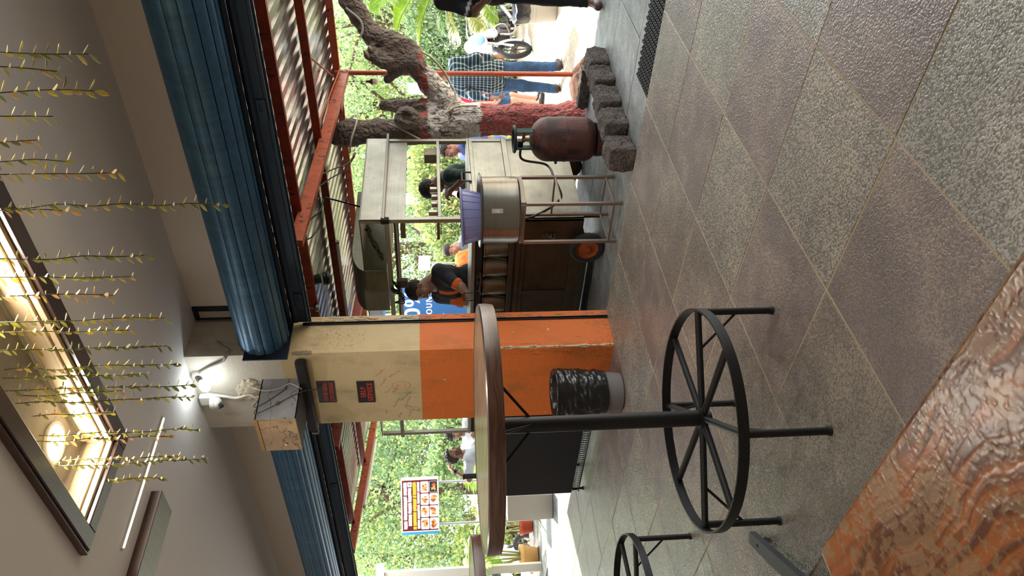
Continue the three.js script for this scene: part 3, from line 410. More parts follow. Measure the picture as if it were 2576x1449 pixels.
{ // pedestal stool whose foot reaches into view
  const tip = onY(1884, 1352, 0.05), dir = onY(2000, 1449, 0.05).sub(tip).setY(0).normalize(), c = tip.clone().addScaledVector(dir, 0.9); c.y = 0;
  const g = thing('pedestal_stool', 'dark grey metal stool on one flat tapering foot bar', 'stool', c), m = mat('#45454a', 0.5, 0.3);
  for (let k = 0; k < 2; k++) { const e = dir.clone().negate().applyAxisAngle(V(0, 1, 0), k * PI), side = V(-e.z, 0, e.x), f = (r, h, w) => [e.clone().multiplyScalar(r).addScaledVector(side, w).setY(h), e.clone().multiplyScalar(r).addScaledVector(side, -w).setY(h)]; const pr = [[0.0, 0.085, 0.032], [0.7, 0.062, 0.03], [0.9, 0.05, 0.026]]; const p = [], ix = []; for (const [r, h, w] of pr) { for (const q of f(r, h, w)) p.push(q); for (const q of f(r, h - 0.03, w)) p.push(q); } const Q = (a, b, cc, d) => ix.push(a, b, cc, a, cc, d); for (let i = 0; i < 2; i++) { const o = i * 4; Q(o, o + 4, o + 5, o + 1); Q(o + 2, o + 3, o + 7, o + 6); Q(o, o + 2, o + 6, o + 4); Q(o + 1, o + 5, o + 7, o + 3); } Q(8, 10, 11, 9); const ge = new THREE.BufferGeometry(); ge.setAttribute('position', new THREE.Float32BufferAttribute(p.flatMap((v) => v.toArray()), 3)); ge.setIndex(ix); ge.computeVertexNormals(); const l = part(g, 'foot', toCreasedNormals(ge, 0.5), m); part(l, 'leveller', at(new THREE.CylinderGeometry(0.012, 0.014, 0.028, 14), e.x * 0.85, 0.014, e.z * 0.85), black); part(l, 'bolt', at(new THREE.CylinderGeometry(0.006, 0.006, 0.004, 12), e.x * 0.8, 0.057, e.z * 0.8), black); }
  part(g, 'column', at(new THREE.CylinderGeometry(0.025, 0.03, 0.34, 20), 0, 0.25, 0), m); part(g, 'seat', latheSharp([[0, 0.41], [0.15, 0.41], [0.16, 0.425], [0.155, 0.45], [0, 0.455]], 36), mat('#2a2a2c', 0.6));
}
// ---------- ground outside ----------
const pavTex = tex(1024, 1024, (u, v) => { const n = fbm(u * 10, v * 10, 10, 10, 5, 401), d = noise2(u * 220, v * 220, 220, 220, 409), s = sstep(0.72, 0.9, noise2(u * 90, v * 90, 90, 90, 411)) * 0.2; return [0.5, 0.51, 0.51].map((c) => c * (0.75 + 0.45 * n) + 0.08 * (d - 0.5) + s * 0.6); });
const roadTex = tex(1024, 1024, (u, v) => { const n = fbm(u * 7, v * 7, 7, 7, 5, 421), d = fbm(u * 90, v * 90, 90, 90, 3, 431); return [0.66, 0.6, 0.52].map((c) => c * (0.8 + 0.35 * n) * (0.85 + 0.3 * d)); });
const paving = mat('#ffffff', 0.5, 0, { map: pavTex, bumpMap: again(plasterBump, 1), bumpScale: 0.003 }), roadM = mat('#ffffff', 0.85, 0, { map: roadTex, bumpMap: again(plasterBump, 2), bumpScale: 0.004 });
const ROAD = -0.3;
const pave = struct('floor_paving', null, null, 'grey stone slab paving between the door step and the road');
part(pave, 'bed', spanBox(-12, 2.6, -0.3, OUT - 0.012, -6.56, EDGE), mat('#5b5852', 0.9));
{ rnd = mulberry(55); const gs = Array.from({ length: 4 }, () => slab(1.19, 0.72, 0.012, 0.002, rnd(), rnd(), 0)); for (let i = 0; i < 3; i++) for (let j = 0; j < 10; j++) part(pave, 'slab', gs[(i * 3 + j * 5) % 4], paving).position.set(1.2 - j * 1.2 - (i % 2) * 0.5, OUT + rr(-0.001, 0.001), EDGE - 0.37 - i * 0.725); }
struct('floor_road', boxUV(spanBox(-45, 30, ROAD - 0.2, ROAD, -45, -6.56), 0.35), roadM, 'pale sunlit road surface');
{ // earth bed around the tree and the pole
  const f = (x, y, z) => { const d = Math.max(Math.abs(x) - 0.72, Math.abs(z) - 0.42); const e = smax(d, Math.abs(y) - 0.14, 0.16) + 0.09 * (noise3(x * 7, y * 7, z * 7) - 0.5) + 0.035 * (noise3(x * 24, y * 30, z * 30) - 0.5); return e; };
  const eb = solo('earth_bed', iso(f, V(-0.95, -0.3, -0.65), V(0.95, 0.3, 0.65), 0.035), mat('#5f4230', 0.97, 0, { bumpMap: again(plasterBump, 4), bumpScale: 0.01 }), 'brown earth bed around the tree foot and the orange pole', 'earth', V(-4.32, OUT - 0.15, -7.05));
}
// ---------- canopy ----------
const orangeMap = tex(512, 256, (u, v) => { const n = fbm(u * 20, v * 10, 20, 10, 4, 441), q = sstep(0.66, 0.8, fbm(u * 40, v * 20, 40, 20, 3, 447)); return [mix(0.68, 0.32, q) * (0.85 + 0.3 * n), mix(0.33, 0.19, q) * (0.85 + 0.3 * n), mix(0.21, 0.15, q) * (0.85 + 0.3 * n)]; });
const orangeM = mat('#ffffff', 0.5, 0.05, { map: orangeMap }), maroonM = mat('#c08a72', 0.5, 0.05, { map: orangeMap });
const sheetMap = tex(512, 512, (u, v) => { const n = fbm(u * 6, v * 30, 6, 30, 4, 451), d = fbm(u * 50, v * 6, 50, 6, 3, 457); return [0.66, 0.66, 0.67].map((c) => c * (0.7 + 0.35 * n) * (0.85 + 0.25 * d)); });
const sheetM = mat('#ffffff', 0.22, 0.85, { map: sheetMap });
const roofY = (z) => 2.565 + (z + 4.5) * 0.048; // gentle fall away from the wall
{
  const g = thing('canopy', 'orange steel framed canopy with corrugated metal roof outside the shutters', 'canopy', V(-4, 0, -5.9)), o = g.position;
  const q = (x, y, z) => V(x - o.x, y - o.y, z - o.z), py = (z) => roofY(z) - 0.045;
  for (const [z, w, h, m, x0] of [[-4.95, 0.05, 0.075, maroonM, -8.5], [-6.05, 0.045, 0.07, maroonM, -8.9], [-7.36, 0.05, 0.07, orangeM, -9.2]]) part(g, 'purlin', boxUV(beam(q(x0, py(z), z), q(1.5, py(z), z), w, h), 1), m);
  part(g, 'gutter_angle', boxUV(beam(q(-9.2, py(-7.36) + 0.02, -7.45), q(1.5, py(-7.36) + 0.02, -7.45), 0.02, 0.05), 1), orangeM);
  for (const [x, m] of [[-3.73, orangeM], [0.4, orangeM], [-6.4, maroonM]]) part(g, 'rafter', boxUV(beam(q(x, py(-4.56) - 0.055, -4.56), q(x, py(-7.33) - 0.075, -7.33), 0.065, 0.1), 1), m);
  part(g, 'rafter', boxUV(beam(q(-8.38, py(-4.5) - 0.05, -4.5), q(-9.22, py(-7.36) - 0.045, -7.4), 0.06, 0.09), 1), orangeM);
  part(g, 'cleat', rbx(0.1, 0.12, 0.3, 0.006, -3.78 - o.x, py(-6.9) - 0.055, -6.85 - o.z), maroonM);
  for (const [a, b] of [[[-3.66, 2.46, -6.1], [-3.66, 2.34, -7.3]], [[-2.9, 2.45, -6.05], [-3.7, 2.4, -7.2]]]) part(g, 'tie_rod', rod(q(...a), q(...b), 0.009, 0.009, 8), orangeM);
  // sheets: trapezoid ribs running from wall to gutter
  const prof = (w) => { const p = []; let x = 0; while (x < w - 0.01) { p.push([x, 0], [x + 0.035, 0], [x + 0.05, 0.032], [x + 0.085, 0.032], [x + 0.1, 0]); x += 0.127; } p.push([w, 0]); return p; };
  for (let k = 0; k < 11; k++) {
    const x1 = 1.5 - k, p = prof(1.02), P = [], ix = [], Z = [-4.4, -5.5, -6.5, -7.55];
    for (const z of Z) for (const [x, y] of p) { let X = x1 - x; const lim = mix(-8.45, -9.35, (z + 4.4) / -3.15); X = Math.max(X, lim); P.push(X - o.x, roofY(z) + y + 0.004 - (k % 2) * 0.002 - o.y, z - o.z); }
    const n = p.length; for (let j = 0; j < 3; j++) for (let i = 0; i < n - 1; i++) { const a = j * n + i; ix.push(a, a + 1, a + n, a + 1, a + n + 1, a + n); }
    const ge = new THREE.BufferGeometry(); ge.setAttribute('position', new THREE.Float32BufferAttribute(P, 3)); ge.setIndex(ix); ge.computeVertexNormals(); part(g, 'roof_sheet', boxUV(toCreasedNormals(ge, 0.3), 0.7), sheetM, 'corrugated metal sheet');
  }
}
{ // pole
  const b = onY(1442, 187, OUT), g = thing('canopy_pole', 'slim orange steel pole holding up the canopy corner', 'pole', b);
  part(g, 'pole', at(new THREE.CylinderGeometry(0.026, 0.026, 2.5, 20), 0, 1.25, 0), orangeM);
  part(g, 'tie_wire', merge([0, 1, 2, 3, 4].map((k) => at(rot(new THREE.TorusGeometry(0.034, 0.005, 6, 20), PI / 2 + 0.2 * Math.sin(k * 5), 0, 0.1), 0, 2.36 + k * 0.014, 0))), mat('#c9bda8', 0.7), 'pale binding wire');
}
function hangBulb(p, top, label) { const g = thing('hanging_bulb', label, 'lamp', p); part(g, 'cord', rod(V(0, 0.06, 0), V(0, top - p.y, 0), 0.003, 0.003, 6), black); part(g, 'holder', latheSharp([[0, 0.07], [0.012, 0.07], [0.016, 0.04], [0.03, 0.02], [0.036, 0], [0, 0]], 20), mat('#5a4436', 0.6)); part(g, 'bulb', lathe([[0.036, 0], [0.038, -0.02], [0.03, -0.045], [0, -0.056]], 20), mat('#e9e6de', 0.35), 'unlit white bulb'); return g; }
{ const p = onZ(938, 205, -7.3); hangBulb(p, roofY(-7.3), 'unlit bulb with brown holder hanging from the canopy beside the orange pole'); }
{ // black spotlights under the canopy
  const p = onZ(790, 705, -5.0), g = thing('spot_lamp', 'black bullet-shaped spot lamp hanging under the canopy', 'lamp', V(p.x, p.y, -5.0));
  part(g, 'stem', rod(V(0, 0.03, 0), V(0, roofY(-5) - p.y, 0), 0.006, 0.006, 8), black);
  part(g, 'body', rot(latheSharp([[0, 0.07], [0.02, 0.066], [0.036, 0.03], [0.046, -0.03], [0.048, -0.06], [0.04, -0.062], [0, -0.045]], 28), 0.25, 0, 0.1), mat('#1b2026', 0.4, 0.3));
  part(g, 'speaker', at(rot(latheSharp([[0, 0.03], [0.05, 0.03], [0.062, 0.02], [0.062, 0.005], [0.054, 0], [0.062, -0.008], [0.058, -0.03], [0, -0.034]], 28), 0.15), 0.02, -0.11, 0), black, 'ribbed black drum');
  const p2 = onZ(796, 775, -4.9), s = thing('sensor_lamp', 'small grey lamp head hanging under the canopy by the pillar', 'lamp', V(p2.x, p2.y, -4.9)); part(s, 'stem', rod(V(0, 0.01, 0), V(0, roofY(-4.9) - p2.y, 0), 0.005, 0.005, 8), steel); part(s, 'head', latheSharp([[0, 0.02], [0.02, 0.018], [0.034, 0], [0.03, -0.018], [0, -0.022]], 20), mat('#6d6f70', 0.3, 0.6));
}
{ // tube lamps
  const tl = (a, b, label) => { const c = a.clone().add(b).multiplyScalar(0.5), g = thing('tube_lamp', label, 'lamp', c); const A = a.clone().sub(c), B = b.clone().sub(c), d = B.clone().sub(A).normalize(); part(g, 'tube', rod(A, B, 0.016, 0.016, 14), mat('#f1efe8', 0.4)); for (const [e, s] of [[A, 1], [B, -1]]) part(g, 'end_cap', rod(e.clone().addScaledVector(d, -0.02 * s), e.clone().addScaledVector(d, 0.012 * s), 0.018, 0.018, 14), mat('#9a938a', 0.6)); };
  const lx = (z) => mix(-8.38, -9.22, (z + 4.5) / -2.9), yy = (z) => roofY(z) - 0.095 - 0.045 - 0.025;
  tl(V(lx(-5.2) + 0.03, yy(-5.2), -5.2), V(lx(-6.5) + 0.03, yy(-6.5), -6.5), 'unlit white tube lamp along the slanting end rafter of the canopy');
  tl(V(-4.9, roofY(-6.05) - 0.1, -6.0), V(-6.1, roofY(-6.05) - 0.1, -6.0), 'unlit white tube lamp along the middle purlin above the cart hood');
}
{ // slack cables under the canopy
  const w = (pts, r, label, m = black) => { const b = pts[0].clone(); solo('cable', tube(pts.map((p) => p.clone().sub(b)), r, 60, 6), m, label, 'cable', b); };
  const Z = (x, y, z) => onZ(x, y, z);
  w([Z(760, 610, -4.75), Z(775, 560, -5.0), Z(805, 530, -5.2), Z(815, 500, -5.4), Z(830, 500, -5.4), Z(905, 520, -5.6)], 0.008, 'black cable looping from the rafter to the cart hood');
  w([Z(762, 608, -4.75), Z(790, 590, -5.0), Z(808, 545, -5.3), Z(800, 480, -5.5), Z(785, 455, -5.6)], 0.006, 'thin black cable sagging beside the rafter');
  w([Z(805, 440, -5.6), Z(840, 425, -6.0), Z(875, 410, -6.3), Z(895, 385, -6.5)], 0.007, 'brown cable running from the rafter to the tree', mat('#5a4a3c', 0.7));
  w([Z(800, 470, -5.6), Z(830, 450, -6.0), Z(870, 425, -6.3), Z(893, 392, -6.5)], 0.006, 'dark cable running from the rafter to the tree');
}
// ---------- food cart ----------
const onDepth = (x, y, d) => { const q = ray(x, y), f = ray(1288, 724.5); return EYE.clone().addScaledVector(q, d / q.dot(f)); };
const brushed = tex(512, 512, (u, v) => { const n = fbm(u * 4, v * 160, 4, 160, 3, 501), s = fbm(u * 9, v * 9, 9, 9, 4, 507), d = sstep(0.7, 0.85, fbm(u * 30, v * 30, 30, 30, 3, 511)); return [0.74, 0.73, 0.69].map((c) => c * (0.8 + 0.09 * n + 0.22 * s) - d * 0.06); });
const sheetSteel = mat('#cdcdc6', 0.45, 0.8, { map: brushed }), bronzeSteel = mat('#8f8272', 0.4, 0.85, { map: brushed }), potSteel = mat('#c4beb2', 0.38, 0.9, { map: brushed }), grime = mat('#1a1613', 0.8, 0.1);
{
  const XC = -3.95, ZF = -5.13, ZB = -6.42, XL = -7.0, Y0 = 0.1, YT = 1.06, g = thing('food_cart', 'stainless steel street food cart with hood and glass shelf beside the pillar', 'food cart', V(-4.9, OUT, -5.6)), o = g.position;
  const S = (n, a, b, c, d, e, f, m = sheetSteel, r = 0.004, l) => part(g, n, boxUV(spanBox(a - o.x, b - o.x, c - o.y, d - o.y, e - o.z, f - o.z, r), 0.9), m, l);
  // end counter: two panels in a frame, seen from the right
  S('end_panel', XC - 0.03, XC - 0.006, 0.74, YT - 0.03, ZB + 0.03, ZF - 0.03, sheetSteel, 0.004, 'pale end panel');
  S('end_panel', XC - 0.04, XC - 0.012, Y0, 0.69, ZB + 0.02, ZF - 0.0, sheetSteel, 0.004, 'pale lower end panel');
  S('end_trim', XC - 0.03, XC + 0.012, 0.69, 0.74, ZB, ZF, sheetSteel); S('end_trim', XC - 0.03, XC + 0.006, YT - 0.035, YT, ZB, ZF, sheetSteel);
  S('end_trim', XC - 0.03, XC + 0.004, 0.74, YT, ZB, ZB + 0.05); S('end_trim', XC - 0.03, XC + 0.004, 0.74, YT, ZF - 0.04, ZF);
  S('end_body', XC - 0.5, XC - 0.03, Y0, YT - 0.02, ZB + 0.01, ZF - 0.56, sheetSteel);
  S('counter_top', XC - 0.5, XC + 0.01, YT, YT + 0.025, ZB, ZF - 0.55, sheetSteel, 0.006);
  // long front: lower panel with frames, trims, opening with pots
  S('front_panel', XL, XC - 0.012, 0.18, 0.62, ZF - 0.03, ZF - 0.018, bronzeSteel, 0.003, 'dull brown front panel');
  for (const [a, b, c, d] of [[XC - 0.22, XC - 0.012, 0.1, 0.64], [XL, XC - 0.22, 0.1, 0.18], [XL, XC - 0.22, 0.6, 0.64], [-4.86, -4.82, 0.18, 0.6], [-5.3, -5.24, 0.18, 0.6]]) S('front_frame', a, b, c, d, ZF - 0.03, ZF, bronzeSteel, 0.003);
  S('front_trim', XL, XC, 0.64, 0.69, ZF - 0.03, ZF + 0.012, bronzeSteel); S('front_trim', XL, XC, 0.7, 0.745, ZF - 0.03, ZF + 0.02, bronzeSteel); S('front_trim', XL, XC - 0.01, 0.692, 0.698, ZF - 0.03, ZF + 0.024, grime, 0.002);
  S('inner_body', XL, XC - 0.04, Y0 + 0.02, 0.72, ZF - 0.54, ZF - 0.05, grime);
  S('back_panel', XL, XC - 0.04, Y0, YT - 0.03, ZF - 0.56, ZF - 0.54, bronzeSteel);
  S('grimy_lip', XL, XC - 0.01, 0.985, YT - 0.012, ZF - 0.06, ZF - 0.005, grime, 0.004, 'soot-blackened lip');
  S('counter_top', XL, XC, YT - 0.012, YT + 0.022, ZF - 0.56, ZF + 0.01, sheetSteel, 0.006, 'steel counter edge');
  for (let k = 0; k < 10; k++) { const x = XC - 0.16 - k * 0.235; const p = part(g, 'pot', at(latheSharp([[0, 0], [0.108, 0], [0.112, 0.01], [0.112, 0.205], [0.117, 0.21], [0.117, 0.222], [0.108, 0.226], [0.108, 0.21], [0.1, 0.02], [0, 0.02]], 28), x - o.x, 0.748 - o.y, ZF - 0.125 - o.z), potSteel, 'cylindrical steel pot'); part(p, 'clamp', merge([rod(V(x - o.x - 0.03, 0.95 - o.y, ZF - 0.012 - o.z), V(x - o.x - 0.08, 0.76 - o.y, ZF - 0.012 - o.z), 0.004, 0.004, 6), at(new THREE.CylinderGeometry(0.012, 0.012, 0.016, 10), x - o.x - 0.03, 0.955 - o.y, ZF - 0.014 - o.z)]), darkSteel); }
  // gas knobs and pipe along the lip
  part(g, 'gas_pipe', tube([V(-4.55 - o.x, 1.0 - o.y, ZF + 0.012 - o.z), V(-4.65 - o.x, 0.99 - o.y, ZF + 0.02 - o.z), V(-4.75 - o.x, 1.0 - o.y, ZF + 0.016 - o.z), V(-4.83 - o.x, 0.985 - o.y, ZF + 0.02 - o.z)], 0.009, 20, 8), darkSteel);
  for (const x of [-4.6, -4.68, -4.78, -5.4]) part(g, 'gas_knob', at(rot(latheSharp([[0, 0], [0.016, 0], [0.013, 0.02], [0, 0.022]], 14), PI / 2), x - o.x, 1.015 - o.y, ZF - 0.004 - o.z), darkSteel);
  for (const [x, z, dx, dz] of [[XC + 0.012, -5.75, 0, 0.07], [-4.86, ZF + 0.012, 0.05, 0]]) part(g, 'handle', tube([V(x - dx - o.x, YT - o.y, z - dz - o.z), V(x - dx - o.x, YT + 0.07 - o.y, z - dz - o.z), V(x - dx * 0.9 - o.x, YT + 0.085 - o.y, z - dz * 0.9 - o.z), V(x + dx * 0.9 - o.x, YT + 0.085 - o.y, z + dz * 0.9 - o.z), V(x + dx - o.x, YT + 0.07 - o.y, z + dz - o.z), V(x + dx - o.x, YT - o.y, z + dz - o.z)], 0.008, 40, 8), mat('#4a4540', 0.5, 0.5));
  // posts
  for (const [x, z] of [[XC - 0.02, ZF - 0.02], [XC - 0.02, ZB + 0.02], [XL + 0.02, ZF - 0.02], [XL + 0.02, ZB + 0.02]]) S('post', x - 0.02, x + 0.02, YT + 0.022, 2.03, z - 0.02, z + 0.02, sheetSteel, 0.003);
  S('post', XL, XL + 0.04, Y0, YT, ZB, ZB + 0.04, sheetSteel);
  S('shelf_rail', XC - 0.03, XC, 1.345, 1.375, ZB + 0.04, ZF - 0.04, sheetSteel); S('shelf', XC - 0.2, XC - 0.03, 1.345, 1.352, ZB + 0.04, ZF - 0.04, sheetSteel);
  S('fascia', XC - 0.012, XC + 0.004, 1.845, 2.035, ZB, ZF, sheetSteel, 0.003, 'upper fascia sheet'); S('fascia', XC - 0.03, XC - 0.014, 1.655, 1.835, ZB + 0.04, ZF - 0.04, sheetSteel, 0.003, 'lower fascia sheet');
  S('angle_bar', XC - 0.01, XC + 0.025, 1.828, 1.852, ZB - 0.06, ZF + 0.01, darkSteel, 0.003, 'sooty angle bar');
  S('soot_clamp', XC - 0.03, XC + 0.02, 1.79, 1.86, ZF - 0.02, ZF + 0.03, grime, 0.008);
  S('front_rail', XL, XC - 0.02, 1.79, 1.83, ZF - 0.02, ZF + 0.03, sheetSteel, 0.004, 'battered front rail'); S('back_rail', XL, XC - 0.02, 1.79, 1.83, ZB, ZB + 0.03); S('mid_rail', XL, XC - 0.02, 1.75, 1.775, ZF - 0.3, ZF - 0.26, darkSteel);
  S('rail_stub', -4.18, XC - 0.04, 1.36, 1.385, ZF - 0.03, ZF - 0.005, darkSteel); S('rail_stub', -4.16, XC - 0.04, 1.655, 1.7, ZF - 0.03, ZF - 0.005, darkSteel);
  S('roof', XL, XC, 2.035, 2.045, ZB, ZF, darkSteel, 0.002);
  // hood with rounded front
  const hp = [[0.02, 1.84], [0.02, 2.03]]; for (let i = 1; i <= 8; i++) { const a = i / 8 * PI / 2; hp.push([0.02 - 0.34 * (1 - Math.cos(a)), 2.03 + 0.14 * Math.sin(a)]); } hp.push([-1.2, 2.17], [-1.2, 1.84]);
  const hg = extrude(hp.map(([a, b]) => [a, b]), 0.5, 0.004); hg.rotateY(-PI / 2); // shape x -> +z, depth -> -x
  part(g, 'hood', boxUV(hg, 0.9), mat('#9a9786', 0.4, 0.8, { map: brushed }), 'rounded metal hood').position.set(-4.5 - o.x, -o.y, ZF + 0.01 - o.z);
  rnd = mulberry(77);
  for (let k = 0; k < 5; k++) { const p = []; for (let i = 0; i < 9; i++) p.push(V(-4.08 - i * 0.045 + rr(-0.02, 0.02) - o.x, 1.87 + 0.12 * (1 - i / 9) + rr(-0.02, 0.02) - o.y, ZF - 0.06 + rr(-0.03, 0.03) - o.z)); part(g, 'wire_bundle', tube(p, 0.01, 40, 6), mat(k % 2 ? '#3a3734' : '#55524e', 0.7)); }
  // junction box and wires under the rail
  part(g, 'junction_box', rbx(0.09, 0.1, 0.05, 0.008, -4.66 - o.x, 1.71 - o.y, ZF + 0.02 - o.z), mat('#3b2c26', 0.6));
  for (let k = 0; k < 3; k++) part(g, 'wire_loop', tube([V(-4.62 - o.x, 1.8 - o.y, ZF + 0.03 - o.z), V(-4.66 - 0.05 * k - o.x, 1.73 - o.y, ZF + 0.06 - o.z), V(-4.74 - o.x, 1.76 + 0.02 * k - o.y, ZF + 0.05 - o.z), V(-4.7 - o.x, 1.8 - o.y, ZF + 0.04 - o.z), V(-4.82 - 0.04 * k - o.x, 1.7 - o.y, ZF + 0.03 - o.z), V(-4.9 - o.x, 1.79 - o.y, ZF + 0.03 - o.z)], 0.006, 50, 6), black);
  // lock chain on the front
  part(g, 'chain', merge(Array.from({ length: 12 }, (_, i) => at(rot(new THREE.TorusGeometry(0.016, 0.004, 6, 12), i * 1.3, i * 0.8, 0.3), -4.14 - 0.02 * Math.sin(i * 2) - o.x, 0.44 - i * 0.009 - o.y, ZF + 0.014 - o.z))), darkSteel);
  // wheels on an axle
  for (const [x, z] of [[-4.23, -5.05], [-6.5, -5.05], [-4.23, -6.35], [-6.5, -6.35]]) {
    const w = part(g, 'wheel', at(rot(latheSharp([[0.1, -0.028], [0.135, -0.032], [0.156, -0.02], [0.16, 0], [0.156, 0.02], [0.135, 0.032], [0.1, 0.028]], 36), PI / 2), x - o.x, 0.06 - o.y, z - o.z), mat('#1d1a1a', 0.8), 'black rubber tyre');
    part(w, 'rim', at(rot(latheSharp([[0, -0.02], [0.03, -0.03], [0.035, -0.012], [0.08, -0.005], [0.1, -0.022], [0.108, -0.022], [0.108, 0.022], [0.1, 0.022], [0.08, 0.005], [0.035, 0.012], [0.03, 0.03], [0, 0.03]], 32), PI / 2), x - o.x, 0.06 - o.y, z - o.z), mat('#96481a', 0.7, 0.2, { bumpMap: again(plasterBump, 6), bumpScale: 0.004 }), 'rusty orange rim');
  }
  part(g, 'axle', merge([rod(V(-4.23 - o.x, 0.06 - o.y, -5.1 - o.z), V(-4.23 - o.x, 0.06 - o.y, -6.3 - o.z), 0.014), rod(V(-6.5 - o.x, 0.06 - o.y, -5.1 - o.z), V(-6.5 - o.x, 0.06 - o.y, -6.3 - o.z), 0.014), bx(0.04, 0.06, 1.25, -4.23 - o.x, 0.09 - o.y, -5.7 - o.z), bx(0.04, 0.06, 1.25, -6.5 - o.x, 0.09 - o.y, -5.7 - o.z)]), grime);
  for (const [x, z] of [[-4.05, -5.3], [-4.05, -6.3]]) S('prop_leg', x - 0.02, x + 0.02, OUT, 0.11, z - 0.02, z + 0.02, darkSteel, 0.003);
  // steel drip tray lying on its side under the cart
  part(g, 'drip_tray', boxUV(spanBox(-6.1 - o.x, -4.45 - o.x, 0.01, 0.15, ZF - 0.42 - o.z, ZF - 0.4 - o.z, 0.004)), sheetSteel);
  // tumblers on the rail
  const tum = latheSharp([[0, 0], [0.026, 0], [0.031, 0.075], [0.029, 0.075], [0.025, 0.004], [0, 0.004]], 18);
  for (const [py, n] of [[478, 2], [497, 1], [515, 1], [536, 3]]) { const p = onX(1102, py, XC - 0.08); const where = { 478: 'in the stack beside the man in green', 497: 'second from the man in green', 515: 'third from the man in green', 536: 'in the stack beside the cart corner post' }[py], gl = solo('steel_tumbler', tum, mat('#9d968c', 0.25, 0.9), n > 1 ? 'lowest steel tumbler ' + where : 'single steel tumbler on the cart shelf ' + where, 'tumbler', V(XC - 0.08, 1.376 - 0.024, p.z), 'steel tumblers on the cart shelf'); for (let k = 1; k < n; k++) { const c = dup(gl, gl.position.clone().add(V(0, 0.013 * k, 0)), undefined, (k === n - 1 ? 'topmost' : 'middle') + ' steel tumbler ' + where); } }
  solo('napkin_tin', merge([rbx(0.1, 0.14, 0.12, 0.006, 0, 0.07, 0)]), mat('#b9b39a', 0.5, 0.4, { map: brushed }), 'square pale tin on the cart shelf beside the tree', 'tin', V(XC - 0.1, 1.352, onX(1090, 392, XC - 0.1).z));
}
// ---------- stand with vessel and tub ----------
{
  const cx = -3.715, cz = -4.94, a = 0.19, g = thing('steel_stand', 'square steel tube stand carrying the big vessel', 'stand', V(cx, OUT, cz)), T = 0.82, m = mat('#8d8074', 0.4, 0.7);
  for (const [x, z] of [[a, a], [a, -a], [-a, a], [-a, -a]]) part(g, 'leg', rbx(0.026, T - 0.04, 0.026, 0.003, x, T / 2 - 0.02, z), m);
  for (const [x0, z0, x1, z1] of [[a, a, a, -a], [a, a, -a, a], [-a, -a, a, -a], [-a, -a, -a, a]]) { part(g, 'top_bar', beam(V(x0, T - 0.02, z0), V(x1, T - 0.02, z1), 0.03, 0.04), m); part(g, 'brace', beam(V(x0, 0.07, z0), V(x1, 0.07, z1), 0.016, 0.016), m); }
  part(g, 'brace', beam(V(a, 0.5, -a), V(-a, 0.5, -a), 0.016, 0.016), m); part(g, 'brace', beam(V(a, 0.5, -a), V(a, 0.5, a), 0.016, 0.016), m);
  g.rotation.y = 0.02;
  const vM = mat('#d2d3d2', 0.3, 0.92, { map: brushed });
  const v = thing('cooking_vessel', 'large aluminium cooking vessel with flared rim on the steel stand', 'vessel', V(cx, OUT + T, cz));
  part(v, 'wall', latheSharp([[0, 0.004], [0.255, 0], [0.27, 0.014], [0.274, 0.05], [0.272, 0.29], [0.276, 0.3], [0.305, 0.312], [0.308, 0.318], [0.3, 0.322], [0.268, 0.306], [0.264, 0.29], [0.264, 0.03], [0.25, 0.012], [0, 0.012]], 64), vM);
  const mk = canvasTex(128, 256, (c) => { c.fillStyle = '#a9a8a3'; c.fillRect(0, 0, 128, 256); c.fillStyle = '#e8e8e4'; c.font = 'bold 54px sans-serif'; c.save(); c.translate(64, 128); c.rotate(0.06); c.textAlign = 'center'; for (let k = 0; k < 3; k++) { for (let j = 0; j < 4; j++) c.fillRect(-44 + j * 24, -50 + k * 36, 4 + ((j * 7 + k * 5) % 13), 22); } c.restore(); });
  part(v, 'painted_mark', (() => { const ge = new THREE.CylinderGeometry(0.2755, 0.2755, 0.09, 12, 1, true, 0.55, 0.13), u = ge.attributes.uv; return at(ge, 0, 0.19, 0); })(), mat('#ffffff', 0.5, 0.4, { map: mk }), 'worn white painted mark');
  const t = thing('plastic_tub', 'lavender plastic tub nested in the aluminium vessel', 'tub', V(cx - 0.05, OUT + T + 0.3, cz + 0.015));
  const tg = latheSharp([[0, 0], [0.185, 0], [0.19, 0.01], [0.225, 0.15], [0.243, 0.157], [0.246, 0.166], [0.24, 0.17], [0.22, 0.164], [0.184, 0.016], [0, 0.01]], 56); part(t, 'tub', tg, pmat('#8d8fc0', 0.4, 0, { transmission: 0.1 }));
  for (let k = 0; k < 20; k++) { const q = k / 20 * TAU; part(t, 'rib', rod(V(Math.cos(q) * 0.192, 0.01, Math.sin(q) * 0.192), V(Math.cos(q) * 0.226, 0.15, Math.sin(q) * 0.226), 0.003, 0.003, 5), mat('#8486b6', 0.45)); }
  t.rotation.z = 0.04; 
}
